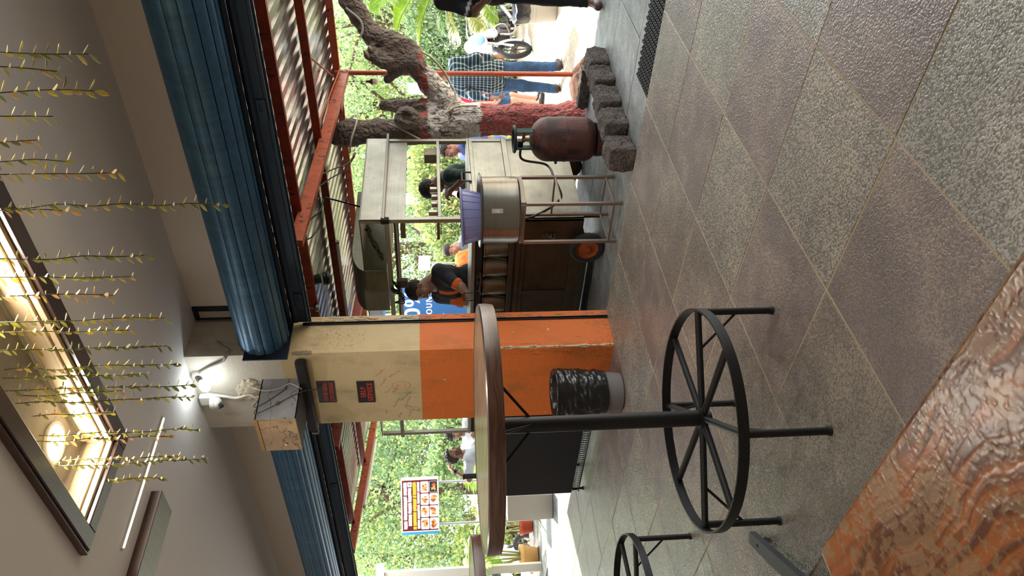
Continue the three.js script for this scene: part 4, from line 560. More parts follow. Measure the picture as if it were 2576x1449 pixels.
// ---------- gas cylinder ----------
{
  const b = onY(1524, 350, OUT); b.y = OUT;
  const map = tex(512, 512, (u, v) => { const n = fbm(u * 8, v * 8, 8, 8, 5, 531), r = sstep(0.45, 0.7, fbm(u * 14, v * 10, 14, 10, 4, 541)), s = sstep(0.62, 0.75, fbm(u * 40, v * 24, 40, 24, 3, 547)); const gr = sstep(0.86, 0.93, v + 0.12 * (n - 0.5)); const base = [mix(0.3, 0.19, r), mix(0.17, 0.12, r), mix(0.15, 0.115, r)].map((c) => c * (0.75 + 0.5 * n)); const out = base.map((c, i) => mix(c, [0.24, 0.36, 0.33][i] * (0.7 + 0.5 * n), gr * 0.8)); return out.map((c) => c + s * 0.05); });
  const g = thing('gas_cylinder', 'rusty brown gas cylinder with green top beside the concrete blocks', 'gas cylinder', b), m = mat('#ffffff', 0.55, 0.25, { map, bumpMap: again(plasterBump, 3), bumpScale: 0.003 });
  const pr = []; for (let i = 0; i <= 8; i++) { const a = i / 8 * PI / 2; pr.push([0.19 * Math.sin(a) * 0.995 + 0.001, 0.2 - 0.13 * Math.cos(a)]); } pr.push([0.192, 0.36], [0.195, 0.365], [0.195, 0.38], [0.192, 0.385], [0.191, 0.52]); for (let i = 1; i <= 9; i++) { const a = i / 9 * PI / 2; pr.push([0.191 * Math.cos(a), 0.52 + 0.155 * Math.sin(a)]); }
  part(g, 'shell', lathe(pr, 56), m);
  part(g, 'foot_ring', latheSharp([[0.14, 0], [0.15, 0], [0.152, 0.012], [0.144, 0.02], [0.15, 0.1], [0.14, 0.1], [0.138, 0.02], [0.14, 0]], 40), m, 'dented foot ring');
  const gm = mat('#2c4a44', 0.6, 0.2);
  for (const [q, w] of [[0.3, 0.05], [1.9, 0.02], [3.4, 0.05], [4.9, 0.02]]) part(g, 'guard_post', at(rbx(0.012, 0.15, w, 0.004), 0, 0, 0).rotateY(-q).translate(Math.cos(q) * 0.105, 0.725, Math.sin(q) * 0.105), gm);
  part(g, 'guard_ring', at(rot(new THREE.TorusGeometry(0.108, 0.013, 10, 40), PI / 2), 0, 0.805, 0), mat('#1c2322', 0.5, 0.3));
  part(g, 'valve', merge([at(new THREE.CylinderGeometry(0.018, 0.024, 0.07, 16), 0, 0.7, 0), at(rot(new THREE.CylinderGeometry(0.014, 0.014, 0.09, 14), 0, 0, PI / 2), 0.02, 0.725, 0)]), mat('#8a7a52', 0.4, 0.7));
  part(g, 'regulator', at(rbx(0.07, 0.05, 0.06, 0.012, 0, 0, 0, 2), -0.03, 0.755, 0.02), black);
  part(g, 'bracket', rbx(0.03, 0.022, 0.03, 0.004, -0.14, 0.45, 0.14), gm);
  const q = (x, y, z) => V(x, y, z).sub(b), reg = b.clone().add(V(-0.06, 0.75, 0.03));
  const hose = solo('gas_hose', tube([reg, reg.clone().add(V(-0.1, -0.02, 0.04)), onX(1375, 415, -3.86), onX(1395, 450, -3.83), onX(1412, 490, -3.86), onX(1405, 505, -3.88), onX(1385, 522, -3.9), onZ(1345, 543, -5.1), onZ(1312, 552, -5.08)].map((p) => p.clone().sub(reg)), 0.011, 70, 8), mat('#17191a', 0.5), 'black rubber gas hose sagging from the cylinder to the cart', 'hose', reg);
}
// ---------- concrete blocks, kerb ----------
{
  const blockM = mat('#ffffff', 0.95, 0, { map: tex(512, 512, (u, v) => { const n = fbm(u * 10, v * 10, 10, 10, 4, 561), d = fbm(u * 70, v * 70, 70, 70, 3, 567); return [0.4, 0.355, 0.33].map((c) => c * (0.55 + 0.6 * n) * (0.6 + 0.8 * d)); }), bumpMap: tex(512, 512, (u, v) => fbm(u * 60, v * 60, 60, 60, 3, 571), false), bumpScale: 0.02 });
  const spots = [[-3.07, -4.78, 0.16, 0.2], [-3.02, -5.1, 0.03, 0.19], [-2.99, -5.4, -0.02, 0.185], [-2.96, -5.69, 0.02, 0.18], [-2.93, -5.97, -0.03, 0.175]];
  spots.forEach(([x, z, t, h], i) => {
    const hw = 0.095, hl = 0.136, sd = i * 31.7, f = (px, py, pz) => { const d = Math.hypot(Math.max(Math.abs(px) - hw + 0.02, 0), Math.max(Math.abs(py) - h / 2 + 0.02, 0), Math.max(Math.abs(pz) - hl + 0.02, 0)) - 0.02; return d + 0.022 * (noise3(px * 16 + sd, py * 16, pz * 16) - 0.5) + 0.012 * (noise3(px * 60, py * 60 + sd, pz * 60) - 0.5); };
    const ge = boxUV(iso(f, V(-0.13, -h / 2 - 0.03, -0.18), V(0.13, h / 2 + 0.03, 0.18), 0.01), 2.2), o = solo('concrete_block', ge, blockM, ['rough concrete block ending the row at the red step', 'rough concrete block second from the red step', 'rough concrete block in the middle of the row', 'rough concrete block second from the free end of the row', 'rough concrete block at the free end of the row near the mat'][i], 'block', V(x, OUT + h / 2 - 0.004, z), 'rough concrete blocks set in a row'); o.rotation.y = t;
  });
  const f = (x, y, z) => Math.max(Math.abs(x) - 0.2, Math.abs(y) - 0.05, Math.abs(z) - 0.05) + 0.02 * (noise3(x * 25, y * 25, z * 25) - 0.5);
  solo('kerb_stone', boxUV(iso(f, V(-0.47, -0.09, -0.09), V(0.47, 0.09, 0.09), 0.015), 2), blockM, 'low dark concrete kerb at the foot of the tree', 'kerb', V(-3.44, OUT + 0.05, -6.5));
}
// ---------- rubber mat ----------
{
  const g = thing('rubber_mat', 'black hollow rubber mat outside the door step', 'mat', V(-1.2, OUT, -4.68)), m = mat('#101011', 0.6);
  part(g, 'backing', spanBox(-1.33, 1.33, 0, 0.005, -0.28, 0.28), mat('#3a3a3c', 0.7));
  const unit = lathe([[0.007, 0], [0.016, 0], [0.0165, 0.012], [0.014, 0.016], [0.008, 0.015], [0.007, 0]], 7), l = [];
  for (let i = 0; i < 62; i++) for (let j = 0; j < 15; j++) l.push(unit.clone().scale(1, 1, 1.25).translate(-1.3 + i * 0.042, 0.004, -0.26 + j * 0.037 + (i % 2) * 0.018));
  const s = part(g, 'ring_pattern', merge(l), m); s.userData.kind = 'stuff';
}
// ---------- the tree by the pole ----------
const barkBump = tex(512, 512, (u, v) => { const w = fbm(u * 5, v * 5, 5, 5, 3, 601) * 1.5; const a = Math.abs(fbm(u * 14 + w, v * 26 + w, 14, 26, 3, 607) - 0.5) * 2; return sstep(0.02, 0.5, a) * 0.8 + 0.2 * fbm(u * 60, v * 60, 60, 60, 2, 611); }, false);
{
  const D = 7.62, q = (x, y, d = D) => onDepth(x, y, d), c = [];
  const limb = (pts) => { for (let i = 0; i + 1 < pts.length; i++) c.push([q(pts[i][0], pts[i][1], pts[i][3] ?? D), q(pts[i + 1][0], pts[i + 1][1], pts[i + 1][3] ?? D), pts[i][2], pts[i + 1][2]]); };
  limb([[1478, 303, 0.2], [1440, 302, 0.165], [1300, 300, 0.152], [1200, 302, 0.148], [1150, 310, 0.15], [1090, 322, 0.13], [1040, 330, 0.12], [950, 330, 0.115], [880, 335, 0.12], [850, 338, 0.11]]);
  limb([[1170, 290, 0.1], [1120, 250, 0.1], [1080, 205, 0.105], [1035, 152, 0.108, 7.5], [985, 118, 0.102, 7.45], [940, 88, 0.1, 7.4], [905, 40, 0.09, 7.35], [880, 0, 0.085, 7.3], [862, -35, 0.08, 7.3]]);
  limb([[1120, 285, 0.08], [1060, 272, 0.08, 7.7], [1010, 268, 0.075, 7.75], [968, 266, 0.06, 7.75]]);
  limb([[1060, 318, 0.1], [1030, 298, 0.085, 7.45]]);
  limb([[1035, 135, 0.06, 7.5], [1008, 108, 0.052, 7.45], [984, 88, 0.05, 7.4]]); limb([[1045, 125, 0.04, 7.5], [1030, 108, 0.035, 7.42]]);
  limb([[1010, 158, 0.075, 7.48], [965, 155, 0.055, 7.4], [925, 138, 0.042, 7.35]]); limb([[960, 150, 0.05, 7.4], [935, 126, 0.032, 7.35]]); limb([[1000, 170, 0.07, 7.5], [975, 200, 0.045, 7.55]]);
  const base = q(1468, 303); base.y = OUT;
  for (const k of c) { k[0] = k[0].clone().sub(base); k[1] = k[1].clone().sub(base); }
  const knob = q(1022, 296, 7.36).sub(base), view = ray(1022, 296);
  const f = (x, y, z) => { let d = 9; for (const [a, b, r, s] of c) { const e = capsule(x, y, z, a, b, r, s); if (e < d + 0.15) d = smin(d, e, 0.07); } const dk = Math.hypot(x - knob.x, y - knob.y, z - knob.z); d = smin(d, dk - 0.115, 0.05); d = smax(d, -(Math.hypot(x - knob.x + view.x * 0.11, y - knob.y + view.y * 0.11, z - knob.z + view.z * 0.11) - 0.062), 0.02); if (Math.abs(d) < 0.12) d += 0.022 * (noise3(x * 9, y * 6, z * 9) - 0.5) + 0.022 * (noise3(x * 26, y * 13, z * 26) - 0.5) + 0.012 * (noise3(x * 60, y * 34, z * 60) - 0.5); return d; };
  const yR = q(1208, 300).y - base.y, yW = q(1078, 320).y - base.y, yR2 = q(1058, 322).y - base.y;
  const mainX = (y) => { const a = q(1300, 301), b = q(1060, 325); return a.x; };
  const col = (v) => { const n = noise3(v.x * 14, v.y * 9, v.z * 14), m = noise3(v.x * 40, v.y * 25, v.z * 40); const e = (n - 0.5) * 0.05; const bark = [0.12 + 0.09 * m, 0.095 + 0.075 * m, 0.078 + 0.065 * m];
    const red = [0.3 + 0.1 * m, 0.075 + 0.04 * m, 0.065 + 0.04 * m], white = [0.5 + 0.16 * m, 0.46 + 0.15 * m, 0.42 + 0.14 * m];
    if (v.y + e < yR) return m < 0.2 ? bark : red; const up = v.y + e + 0.25 * Math.max(0, v.x * 0.7 - v.z * 0.6 - 0.2) * 0; if (up < yW) return m < 0.2 || n < 0.16 ? bark : white; if (up < yR2) return n < 0.35 ? bark : red; return bark; };
  const g = thing('tree', 'forked tree with red and white painted trunk and cut stubs beside the cart', 'tree', base);
  const lo = V(9, -0.1, 9), hi = V(-9, 9, -9); for (const [a, b] of c) for (const p of [a, b]) { lo.x = Math.min(lo.x, p.x - 0.25); hi.x = Math.max(hi.x, p.x + 0.25); lo.z = Math.min(lo.z, p.z - 0.25); hi.z = Math.max(hi.z, p.z + 0.25); } hi.y = 3.3;
  const tg = iso(f, lo, hi, 0.017, col); { const p = tg.attributes.position, uv = new Float32Array(p.count * 2); for (let i = 0; i < p.count; i++) { uv[i * 2] = (p.getX(i) - p.getZ(i)) * 1.3; uv[i * 2 + 1] = p.getY(i) * 0.8; } tg.setAttribute('uv', new THREE.BufferAttribute(uv, 2)); }
  part(g, 'trunk', tg, mat('#ffffff', 0.9, 0, { vertexColors: true, bumpMap: barkBump, bumpScale: 0.02 }));
  const cutM = mat('#9a8f84', 0.9); for (const [x, y, d, r] of [[922, 136, 7.3, 0.042], [932, 123, 7.3, 0.032]]) { const p = q(x, y, d).sub(base), n = V(-0.3, 0.75, 0.5).normalize(); part(g, 'cut_face', alignY(new THREE.CylinderGeometry(r, r, 0.02, 18), p.clone().addScaledVector(n, -0.01), p.clone().addScaledVector(n, 0.01)), cutM, 'pale sawn face'); }
  const rope = (pts, r, m, label) => { const P = pts.map(([x, y, d]) => q(x, y, d).sub(base)); part(g, 'tied_rope', tube(P, r, 60, 6), m, label); };
  const wire = mat('#c9bfae', 0.7); rope([[870, 20, 7.2], [905, 50, 7.22], [912, 75, 7.24], [905, 95, 7.25]], 0.011, mat('#9b9b9b', 0.6)); rope([[1060, 130, 7.28], [1085, 145, 7.3], [1115, 178, 7.4], [1130, 205, 7.45], [1145, 240, 7.45], [1120, 285, 7.43]], 0.011, wire, 'pale rope'); rope([[1120, 285, 7.42], [1150, 268, 7.43], [1200, 266, 7.45]], 0.01, wire); rope([[980, 312, 7.42], [1010, 325, 7.42], [1040, 342, 7.45], [1062, 353, 7.5]], 0.01, wire); rope([[900, 285, 7.6], [896, 312, 7.45], [884, 350, 7.42], [880, 385, 7.5]], 0.01, wire);
}
// ---------- foliage ----------
const leafShape = (l, w) => { const g = new THREE.BufferGeometry(); g.setAttribute('position', new THREE.Float32BufferAttribute([0, 0, 0, w, l * 0.45, 0.12 * l, 0, l, 0, 0, l * 0.5, -0.06 * l, -w, l * 0.45, 0.12 * l], 3)); g.setAttribute('uv', new THREE.Float32BufferAttribute(new Array(10).fill(0), 2)); g.setIndex([0, 1, 3, 1, 2, 3, 0, 3, 4, 3, 2, 4]); g.computeVertexNormals(); return g; };
const leafM = pmat('#ffffff', 0.9, 0, { transmission: 0.35, thickness: 0 });
function leaves(parent, name, n, place, size, colours, seed, shape) {
  const r = mulberry(seed), im = new THREE.InstancedMesh(shape ?? leafShape(1, 0.3), leafM, n), M = new THREE.Matrix4(), Q = new THREE.Quaternion(), E = new THREE.Euler(), c = new THREE.Color(), p = V();
  for (let i = 0; i < n; i++) { place(r, p); E.set(r() * TAU, r() * TAU, r() * TAU); Q.setFromEuler(E); const s = size * (0.6 + 0.8 * r()); M.compose(p, Q, V(s, s, s)); im.setMatrixAt(i, M); const k = colours[Math.floor(r() * colours.length)], b = 0.75 + 0.5 * r(); im.setColorAt(i, c.setRGB(k[0] * b, k[1] * b, k[2] * b)); }
  im.name = name; im.userData.kind = 'stuff'; im.castShadow = im.receiveShadow = true; parent.add(im); return im;
}
const greens = [[0.22, 0.34, 0.13], [0.3, 0.43, 0.17], [0.14, 0.25, 0.1], [0.4, 0.49, 0.2]], limes = [[0.4, 0.5, 0.14], [0.5, 0.55, 0.18], [0.32, 0.45, 0.15]], deep = [[0.13, 0.24, 0.11], [0.18, 0.31, 0.14], [0.24, 0.36, 0.17], [0.2, 0.29, 0.16]];
function crownTree(px, py, d, rx, ry, n0, label, cols, seed, size0 = 0.1, n = Math.round(n0 * 1.7), size = size0 * 0.78) {
  const c = onDepth(px, py, d), r = mulberry(seed), g = thing('background_tree', label, 'tree', V(c.x, ROAD, c.z), 'trees behind the road'), cy = c.y - ROAD;
  const cl = []; for (let k = 0; k < 46; k++) { let x, y, z; do { x = r() * 2 - 1; y = r() * 2 - 1; z = r() * 2 - 1; } while (x * x + y * y + z * z > 1); cl.push([x * rx, cy + y * ry, z * rx, 0.35 + 0.5 * r()]); }
  const tk = [V(0, 0, 0), V(0.1, cy * 0.4, 0.05), V(-0.05, cy * 0.75, 0), V(0.05, cy + ry * 0.4, 0)]; part(g, 'trunk', merge([rod(tk[0], tk[1], 0.16, 0.13, 10), rod(tk[1], tk[2], 0.13, 0.1, 10), rod(tk[2], tk[3], 0.1, 0.04, 8), ...cl.slice(0, 14).map((k) => rod(tk[1].clone().lerp(tk[3], 0.3 + 0.5 * r()), V(k[0] * 0.8, k[1], k[2] * 0.8), 0.05, 0.015, 6))]), mat('#5d4c3d', 0.95));
  leaves(g, 'foliage', n, (q, p) => { const k = cl[Math.floor(q() * cl.length)], u = q() * TAU, v = Math.acos(2 * q() - 1), s = k[3] * Math.pow(q(), 0.4) * (rx + ry) * 0.3; p.set(k[0] + Math.sin(v) * Math.cos(u) * s, k[1] + Math.cos(v) * s * 0.8, k[2] + Math.sin(v) * Math.sin(u) * s); }, size, cols, seed + 1);
}
crownTree(930, 60, 17, 2.6, 1.8, 7000, 'leafy tree beyond the road seen past the leaning branch', greens, 701);
crownTree(930, 260, 19, 2.6, 2.2, 8000, 'pale leafy tree beyond the road seen between the pole and the forked trunk', limes.concat(greens), 711, 0.12);
crownTree(960, 430, 22, 3, 2.4, 9000, 'leafy tree beyond the road seen above the cart end', greens.concat(limes), 721, 0.13);
crownTree(1000, 620, 17, 2.4, 1.7, 8000, 'bushy green tree beyond the road seen through the cart', greens, 731);
crownTree(935, 780, 20, 2.6, 2, 6000, 'leafy tree standing behind the blue discount board', deep.concat(greens), 741);
crownTree(960, 1110, 19, 2.6, 2.2, 10000, 'tall leafy tree rising behind the two men at the counter', deep.concat(greens), 751);
crownTree(975, 1240, 17, 2.2, 1.9, 9000, 'dense green tree rising behind the menu board', deep.concat(limes), 761);
crownTree(985, 1400, 18, 2.5, 2.2, 10000, 'dense yellow-green tree beside the white post', greens.concat(limes), 771);
crownTree(880, 1320, 24, 4, 3, 9000, 'tall far tree rising above the menu board trees', greens, 781, 0.15);
crownTree(900, 950, 25, 3.6, 3, 7000, 'tall far tree rising between the blue board and the pillar', deep.concat(greens), 786, 0.15);
crownTree(860, 150, 26, 4.2, 3, 8000, 'tall far tree rising behind the leaning branch', limes.concat(greens), 791, 0.15);
function hedge(px0, py0, px1, py1, d, h, n, label, cols, seed, size = 0.09) {
  const a = onDepth(px0, py0, d), b = onDepth(px1, py1, d), c = a.clone().add(b).multiplyScalar(0.5), g = thing('hedge', label, 'hedge', V(c.x, ROAD, c.z)), L = Math.hypot(b.x - a.x, b.z - a.z), ux = (b.x - a.x) / L, uz = (b.z - a.z) / L;
  part(g, 'stems', merge(Array.from({ length: 14 }, (_, i) => { const t = (i / 13 - 0.5) * L * 0.94; return rod(V(ux * t, 0, uz * t), V(ux * t + 0.05 * Math.sin(i * 7), h * 0.8, uz * t), 0.03, 0.012, 6); })), mat('#4a3c2e', 0.95));
  leaves(g, 'foliage', n, (q, p) => { const t = (q() - 0.5) * L, w = (q() - 0.5) * 0.7, y = h * (0.04 + 0.96 * Math.pow(q(), 0.8)) * (0.85 + 0.3 * noise2(t * 1.3 + seed, 1)); p.set(ux * t - uz * w, y, uz * t + ux * w); }, size, cols, seed);
}
hedge(1100, -30, 1100, 240, 15, 2.1, 9000, 'tall clipped green hedge behind the motorcycles', deep.concat(greens), 801);
hedge(1100, 340, 1100, 760, 14, 1.9, 14000, 'flowering yellow-green hedge behind the food cart', limes.concat(greens, [[0.6, 0.5, 0.2]]), 811);
hedge(1110, 1040, 1110, 1200, 15, 1.8, 6000, 'green hedge behind the two men at the counter', greens, 821);
hedge(1110, 1330, 1110, 1500, 16, 1.5, 5000, 'pale hedge behind the parked scooters', limes, 831);
// ---------- palms ----------
const palmM = [[0.3, 0.45, 0.04], [0.24, 0.4, 0.06], [0.46, 0.48, 0.12], [0.18, 0.36, 0.09]].map((c) => pmat(new THREE.Color(...c), 0.6, 0, { transmission: 0.35, thickness: 0 }));
function frond(parent, pts, len, m, seed, droop = 0.3, n = 34) { // rachis with leaflets both sides
  const cv = new THREE.CatmullRomCurve3(pts), r = mulberry(seed), fr = part(parent, 'frond', new THREE.TubeGeometry(cv, 20, 0.008, 5), m), P = [], N = [], ix = [];
  for (let i = 2; i < n; i++) for (const s of [-1, 1]) { const t = i / n, p = cv.getPoint(t), d = cv.getTangent(t), side = V().crossVectors(d, V(0, 1, 0)).normalize(), up = V().crossVectors(side, d), l = len * Math.sin(PI * clamp(0.12 + t * 0.86)) * (0.85 + 0.3 * r()), w = 0.011 + 0.005 * r(); const dir = side.multiplyScalar(s * 0.85).addScaledVector(d, 0.42).addScaledVector(up, 0.4 - 0.2 * r()).normalize(), b = P.length / 3; const p1 = p.clone().addScaledVector(dir, l * 0.5), p2 = p.clone().addScaledVector(dir, l).add(V(0, -droop * l, 0)); const wv = d.clone().multiplyScalar(w); for (const v of [p.clone().sub(wv.clone().multiplyScalar(0.4)), p.clone().add(wv.clone().multiplyScalar(0.4)), p1.clone().sub(wv), p1.clone().add(wv), p2]) P.push(v.x, v.y, v.z); ix.push(b, b + 1, b + 2, b + 1, b + 3, b + 2, b + 2, b + 3, b + 4); }
  const g = new THREE.BufferGeometry(); g.setAttribute('position', new THREE.Float32BufferAttribute(P, 3)); g.setIndex(ix); g.computeVertexNormals(); part(fr, 'leaflets', g, m);
}
function palm(base, label, h, k, len, seed, mats = palmM, group) { const g = thing('areca_palm', label, 'palm', base, group), r = mulberry(seed); for (let i = 0; i < k; i++) { const a = i / k * TAU + r(), o = 0.12 * r(), e = h * (0.7 + 0.5 * r()), out = h * (0.35 + 0.35 * r()); part(g, 'stem', rod(V(Math.cos(a) * o, 0, Math.sin(a) * o), V(Math.cos(a) * out * 0.25, e * 0.5, Math.sin(a) * out * 0.25), 0.018, 0.01, 7), mat('#8a8a4a', 0.7)); frond(g, [V(Math.cos(a) * out * 0.25, e * 0.5, Math.sin(a) * out * 0.25), V(Math.cos(a) * out * 0.55, e * 0.88, Math.sin(a) * out * 0.55), V(Math.cos(a) * out, e, Math.sin(a) * out), V(Math.cos(a) * out * 1.45, e * 0.82, Math.sin(a) * out * 1.45)], len, mats[i % mats.length], seed + i * 3); } return g; }
{ // big palm beside the motorcycles, its crown just outside the frame
  const d = 9.2, b = onDepth(1330, -110, d); b.y = ROAD; const g = thing('areca_palm', 'tall yellow-green palm with long fronds beside the motorcycles', 'palm', b), q = (x, y, dd = d) => onDepth(x, y, dd).sub(b);
  for (const [p, l, m, s] of [[[[1120, -110], [1060, -40], [1010, 40], [996, 90]], 0.42, 0, 1], [[[1130, -110], [1090, -20], [1062, 50], [1054, 125]], 0.4, 0, 2], [[[1150, -110], [1125, -20], [1112, 40], [1120, 85]], 0.34, 3, 3], [[[1150, -90], [1135, 0], [1140, 60], [1160, 105]], 0.36, 2, 4], [[[1120, -110], [1040, -60], [970, -10], [930, 20]], 0.4, 1, 5], [[[1180, -60], [1180, 10], [1195, 50], [1225, 70]], 0.26, 2, 6], [[[1200, -60], [1215, 0], [1235, 30], [1255, 50]], 0.26, 0, 7]]) { frond(g, p.map(([x, y], i) => q(x, y, d - 0.1 * i)), l, palmM[m], 900 + s, 0.2, 72); part(g, 'stem', rod(V(0.05 * Math.sin(s * 9), 0, 0.05 * Math.cos(s * 9)), q(p[0][0], p[0][1]), 0.022, 0.012, 8), mat('#8f8f4f', 0.7)); }
}
function pot(b, r, h, color, label, plant, seed) { const g = thing('plant_pot', label, 'pot', b); part(g, 'pot', latheSharp([[0, 0.004], [r * 0.66, 0], [r * 0.7, 0.01], [r * 0.92, h * 0.78], [r * 0.94, h * 0.8], [r, h * 0.8], [r, h], [r * 0.9, h], [r * 0.88, h * 0.82], [0, h * 0.82]], 32), mat(color, 0.7)); part(g, 'soil', at(new THREE.CylinderGeometry(r * 0.86, r * 0.86, 0.02, 20), 0, h * 0.86, 0), mat('#3a2a1e', 0.95)); }
{
  const p1 = onY(1338, 1324, OUT), p2 = onY(1352, 1398, OUT);
  pot(p1, 0.14, 0.2, '#b1472f', 'small terracotta pot with a bare stem standing on the paving', 0, 1); pot(p2, 0.19, 0.28, '#d9a866', 'large sand-coloured pot with a leafy palm on the paving', 1, 2);
  solo('dry_plant', merge([rod(V(0, 0, 0), V(0.02, 0.14, 0), 0.012, 0.008, 6), ...[0, 1, 2, 3, 4].map((k) => rod(V(0.015, 0.1, 0), V(Math.cos(k * 1.3) * 0.12, 0.2 + 0.03 * k, Math.sin(k * 1.3) * 0.12), 0.008, 0.003, 5))]), mat('#8a6a55', 0.9), 'bare brown stem growing in the terracotta pot', 'plant', p1.clone().add(V(0, 0.176, 0)));
  palm(p2.clone().add(V(0, 0.25, 0)), 'young green palm growing in the sand-coloured pot', 0.75, 9, 0.16, 951);
}
palm(onDepth(1300, 1222, 12.6).setY(ROAD), 'yellow-green palm standing below the menu board', 1.15, 8, 0.26, 961);
palm(onDepth(1300, 1322, 14.4).setY(ROAD), 'pale palm standing beside the blue edge of the menu board', 0.95, 8, 0.22, 971, [palmM[2], palmM[0], palmM[3]]);
// ---------- vehicles ----------
const tyreM = mat('#1b1a1a', 0.85), chrome = mat('#c8c8c8', 0.18, 0.95), engineM = mat('#4b443e', 0.5, 0.6), whitePaint = pmat('#eef0f2', 0.3, 0, { clearcoat: 0.7 }), seatM = mat('#1c1c1e', 0.6), amber = mat('#e8791a', 0.3), glassM = pmat('#dfe8ee', 0.08, 0, { clearcoat: 1 });
function wheel(g, y, z, r, w, spokes = 6) { const o = part(g, 'wheel', at(rot(new THREE.TorusGeometry(r - w / 2, w / 2, 12, 36), 0, PI / 2), 0, y, z), tyreM, 'black tyre'); part(o, 'rim', merge([at(rot(new THREE.TorusGeometry(r - w, 0.012, 8, 32), 0, PI / 2), 0, y, z), at(rot(new THREE.CylinderGeometry(0.045, 0.045, 0.09, 16), 0, 0, PI / 2), 0, y, z), ...Array.from({ length: spokes }, (_, i) => { const a = i / spokes * TAU; return rod(V(0, y + Math.cos(a) * 0.04, z + Math.sin(a) * 0.04), V(0, y + Math.cos(a) * (r - w), z + Math.sin(a) * (r - w)), 0.011, 0.009, 6); })]), engineM); return o; }
const blob = (cells, k, cell = 0.02) => { const lo = V(9, 9, 9), hi = V(-9, -9, -9); for (const [a, b, r, s] of cells) for (const [p, q] of [[a, r], [b, s ?? r]]) { lo.min(p.clone().subScalar(q + 0.05)); hi.max(p.clone().addScalar(q + 0.05)); } return iso((x, y, z) => { let d = 9; for (const [a, b, r, s] of cells) d = smin(d, capsule(x, y, z, a, b, r, s ?? r), k); return d; }, lo, hi, cell); };
function motorbike(pos, yaw, label, paint, bag) {
  const g = thing('motorcycle', label, 'motorcycle', pos); g.rotation.y = yaw;
  wheel(g, 0.3, 0.66, 0.3, 0.09); wheel(g, 0.3, -0.64, 0.3, 0.11);
  part(g, 'tank', blob([[V(0, 0.86, 0.22), V(0, 0.8, -0.06), 0.13, 0.1], [V(0.07, 0.84, 0.2), V(0.06, 0.78, 0), 0.09, 0.07], [V(-0.07, 0.84, 0.2), V(-0.06, 0.78, 0), 0.09, 0.07]], 0.06), paint, 'painted fuel tank');
  part(g, 'seat', blob([[V(0, 0.79, -0.1), V(0, 0.81, -0.42), 0.09, 0.09], [V(0, 0.83, -0.42), V(0, 0.87, -0.72), 0.08, 0.06]], 0.05), seatM, 'black seat');
  part(g, 'tail', blob([[V(0, 0.76, -0.55), V(0, 0.84, -0.82), 0.08, 0.04]], 0.03), paint);
  part(g, 'front_fender', merge([at(rot(new THREE.TorusGeometry(0.33, 0.055, 8, 18, 1.9), 0, PI / 2).rotateX(-0.55), 0, 0.3, 0.66)]), paint); part(g, 'rear_fender', at(rot(new THREE.TorusGeometry(0.34, 0.06, 8, 16, 1.3), 0, PI / 2).rotateX(-1.9), 0, 0.3, -0.64), seatM);
  for (const s of [-1, 1]) part(g, 'fork', rod(V(s * 0.08, 0.3, 0.66), V(s * 0.08, 0.98, 0.4), 0.022, 0.022, 10), chrome);
  part(g, 'headlamp_cowl', blob([[V(0, 0.9, 0.5), V(0, 1.04, 0.42), 0.15, 0.11], [V(0.09, 0.84, 0.5), V(-0.09, 0.84, 0.5), 0.11], [V(0.16, 0.8, 0.3), V(0.16, 0.62, 0.3), 0.08], [V(-0.16, 0.8, 0.3), V(-0.16, 0.62, 0.3), 0.08]], 0.06), paint); part(g, 'headlamp', at(rot(latheSharp([[0, 0.012], [0.06, 0.006], [0.075, -0.01], [0.07, -0.03], [0, -0.03]], 24), PI / 2 - 0.15), 0, 0.87, 0.66), glassM, 'clear headlamp glass');
  part(g, 'number_plate', rbx(0.2, 0.09, 0.006, 0.002, 0, 0.72, 0.6), mat('#e9e9e4', 0.5));
  part(g, 'handlebar', tube([V(-0.37, 1.05, 0.24), V(-0.22, 1.08, 0.36), V(0, 1.03, 0.42), V(0.22, 1.08, 0.36), V(0.37, 1.05, 0.24)], 0.013, 24, 8), chrome);
  for (const s of [-1, 1]) { part(g, 'grip', rod(V(s * 0.38, 1.05, 0.23), V(s * 0.27, 1.068, 0.32), 0.018, 0.018, 8), seatM); part(g, 'mirror', merge([rod(V(s * 0.24, 1.08, 0.35), V(s * 0.31, 1.24, 0.3), 0.005, 0.005, 6), at(rbx(0.12, 0.07, 0.02, 0.02, 0, 0, 0, 2), s * 0.33, 1.26, 0.3)]), seatM); part(g, 'indicator', at(new THREE.SphereGeometry(0.03, 12, 8).scale(1.3, 1, 1), s * 0.2, 0.84, 0.52), amber, 'orange indicator'); }
  part(g, 'engine', merge([rbx(0.24, 0.24, 0.3, 0.04, 0, 0.42, 0.05, 2), at(rot(new THREE.CylinderGeometry(0.09, 0.1, 0.2, 16), 0.4), 0, 0.62, 0.14), ...[0, 1, 2, 3].map((k) => at(rot(new THREE.CylinderGeometry(0.11, 0.11, 0.008, 18), 0.4), 0, 0.58 + k * 0.035, 0.13 + k * 0.014)), at(rot(new THREE.CylinderGeometry(0.1, 0.1, 0.28, 20), 0, 0, PI / 2), 0, 0.4, -0.05)]), engineM);
  part(g, 'frame', merge([rod(V(0, 0.95, 0.4), V(0, 0.4, 0.28), 0.022), rod(V(0, 0.4, 0.28), V(0, 0.28, 0), 0.02), rod(V(0, 0.28, 0), V(0, 0.34, -0.2), 0.02), rod(V(0, 0.34, -0.2), V(0, 0.72, -0.3), 0.02), rod(V(0, 0.9, 0.38), V(0, 0.76, -0.6), 0.02), rod(V(0.1, 0.34, -0.15), V(0.09, 0.3, -0.64), 0.018), rod(V(-0.1, 0.34, -0.15), V(-0.09, 0.3, -0.64), 0.018), rod(V(0.12, 0.3, -0.6), V(0.12, 0.74, -0.5), 0.02), rod(V(-0.12, 0.3, -0.6), V(-0.12, 0.74, -0.5), 0.02)]), mat('#3a3430', 0.6, 0.3));
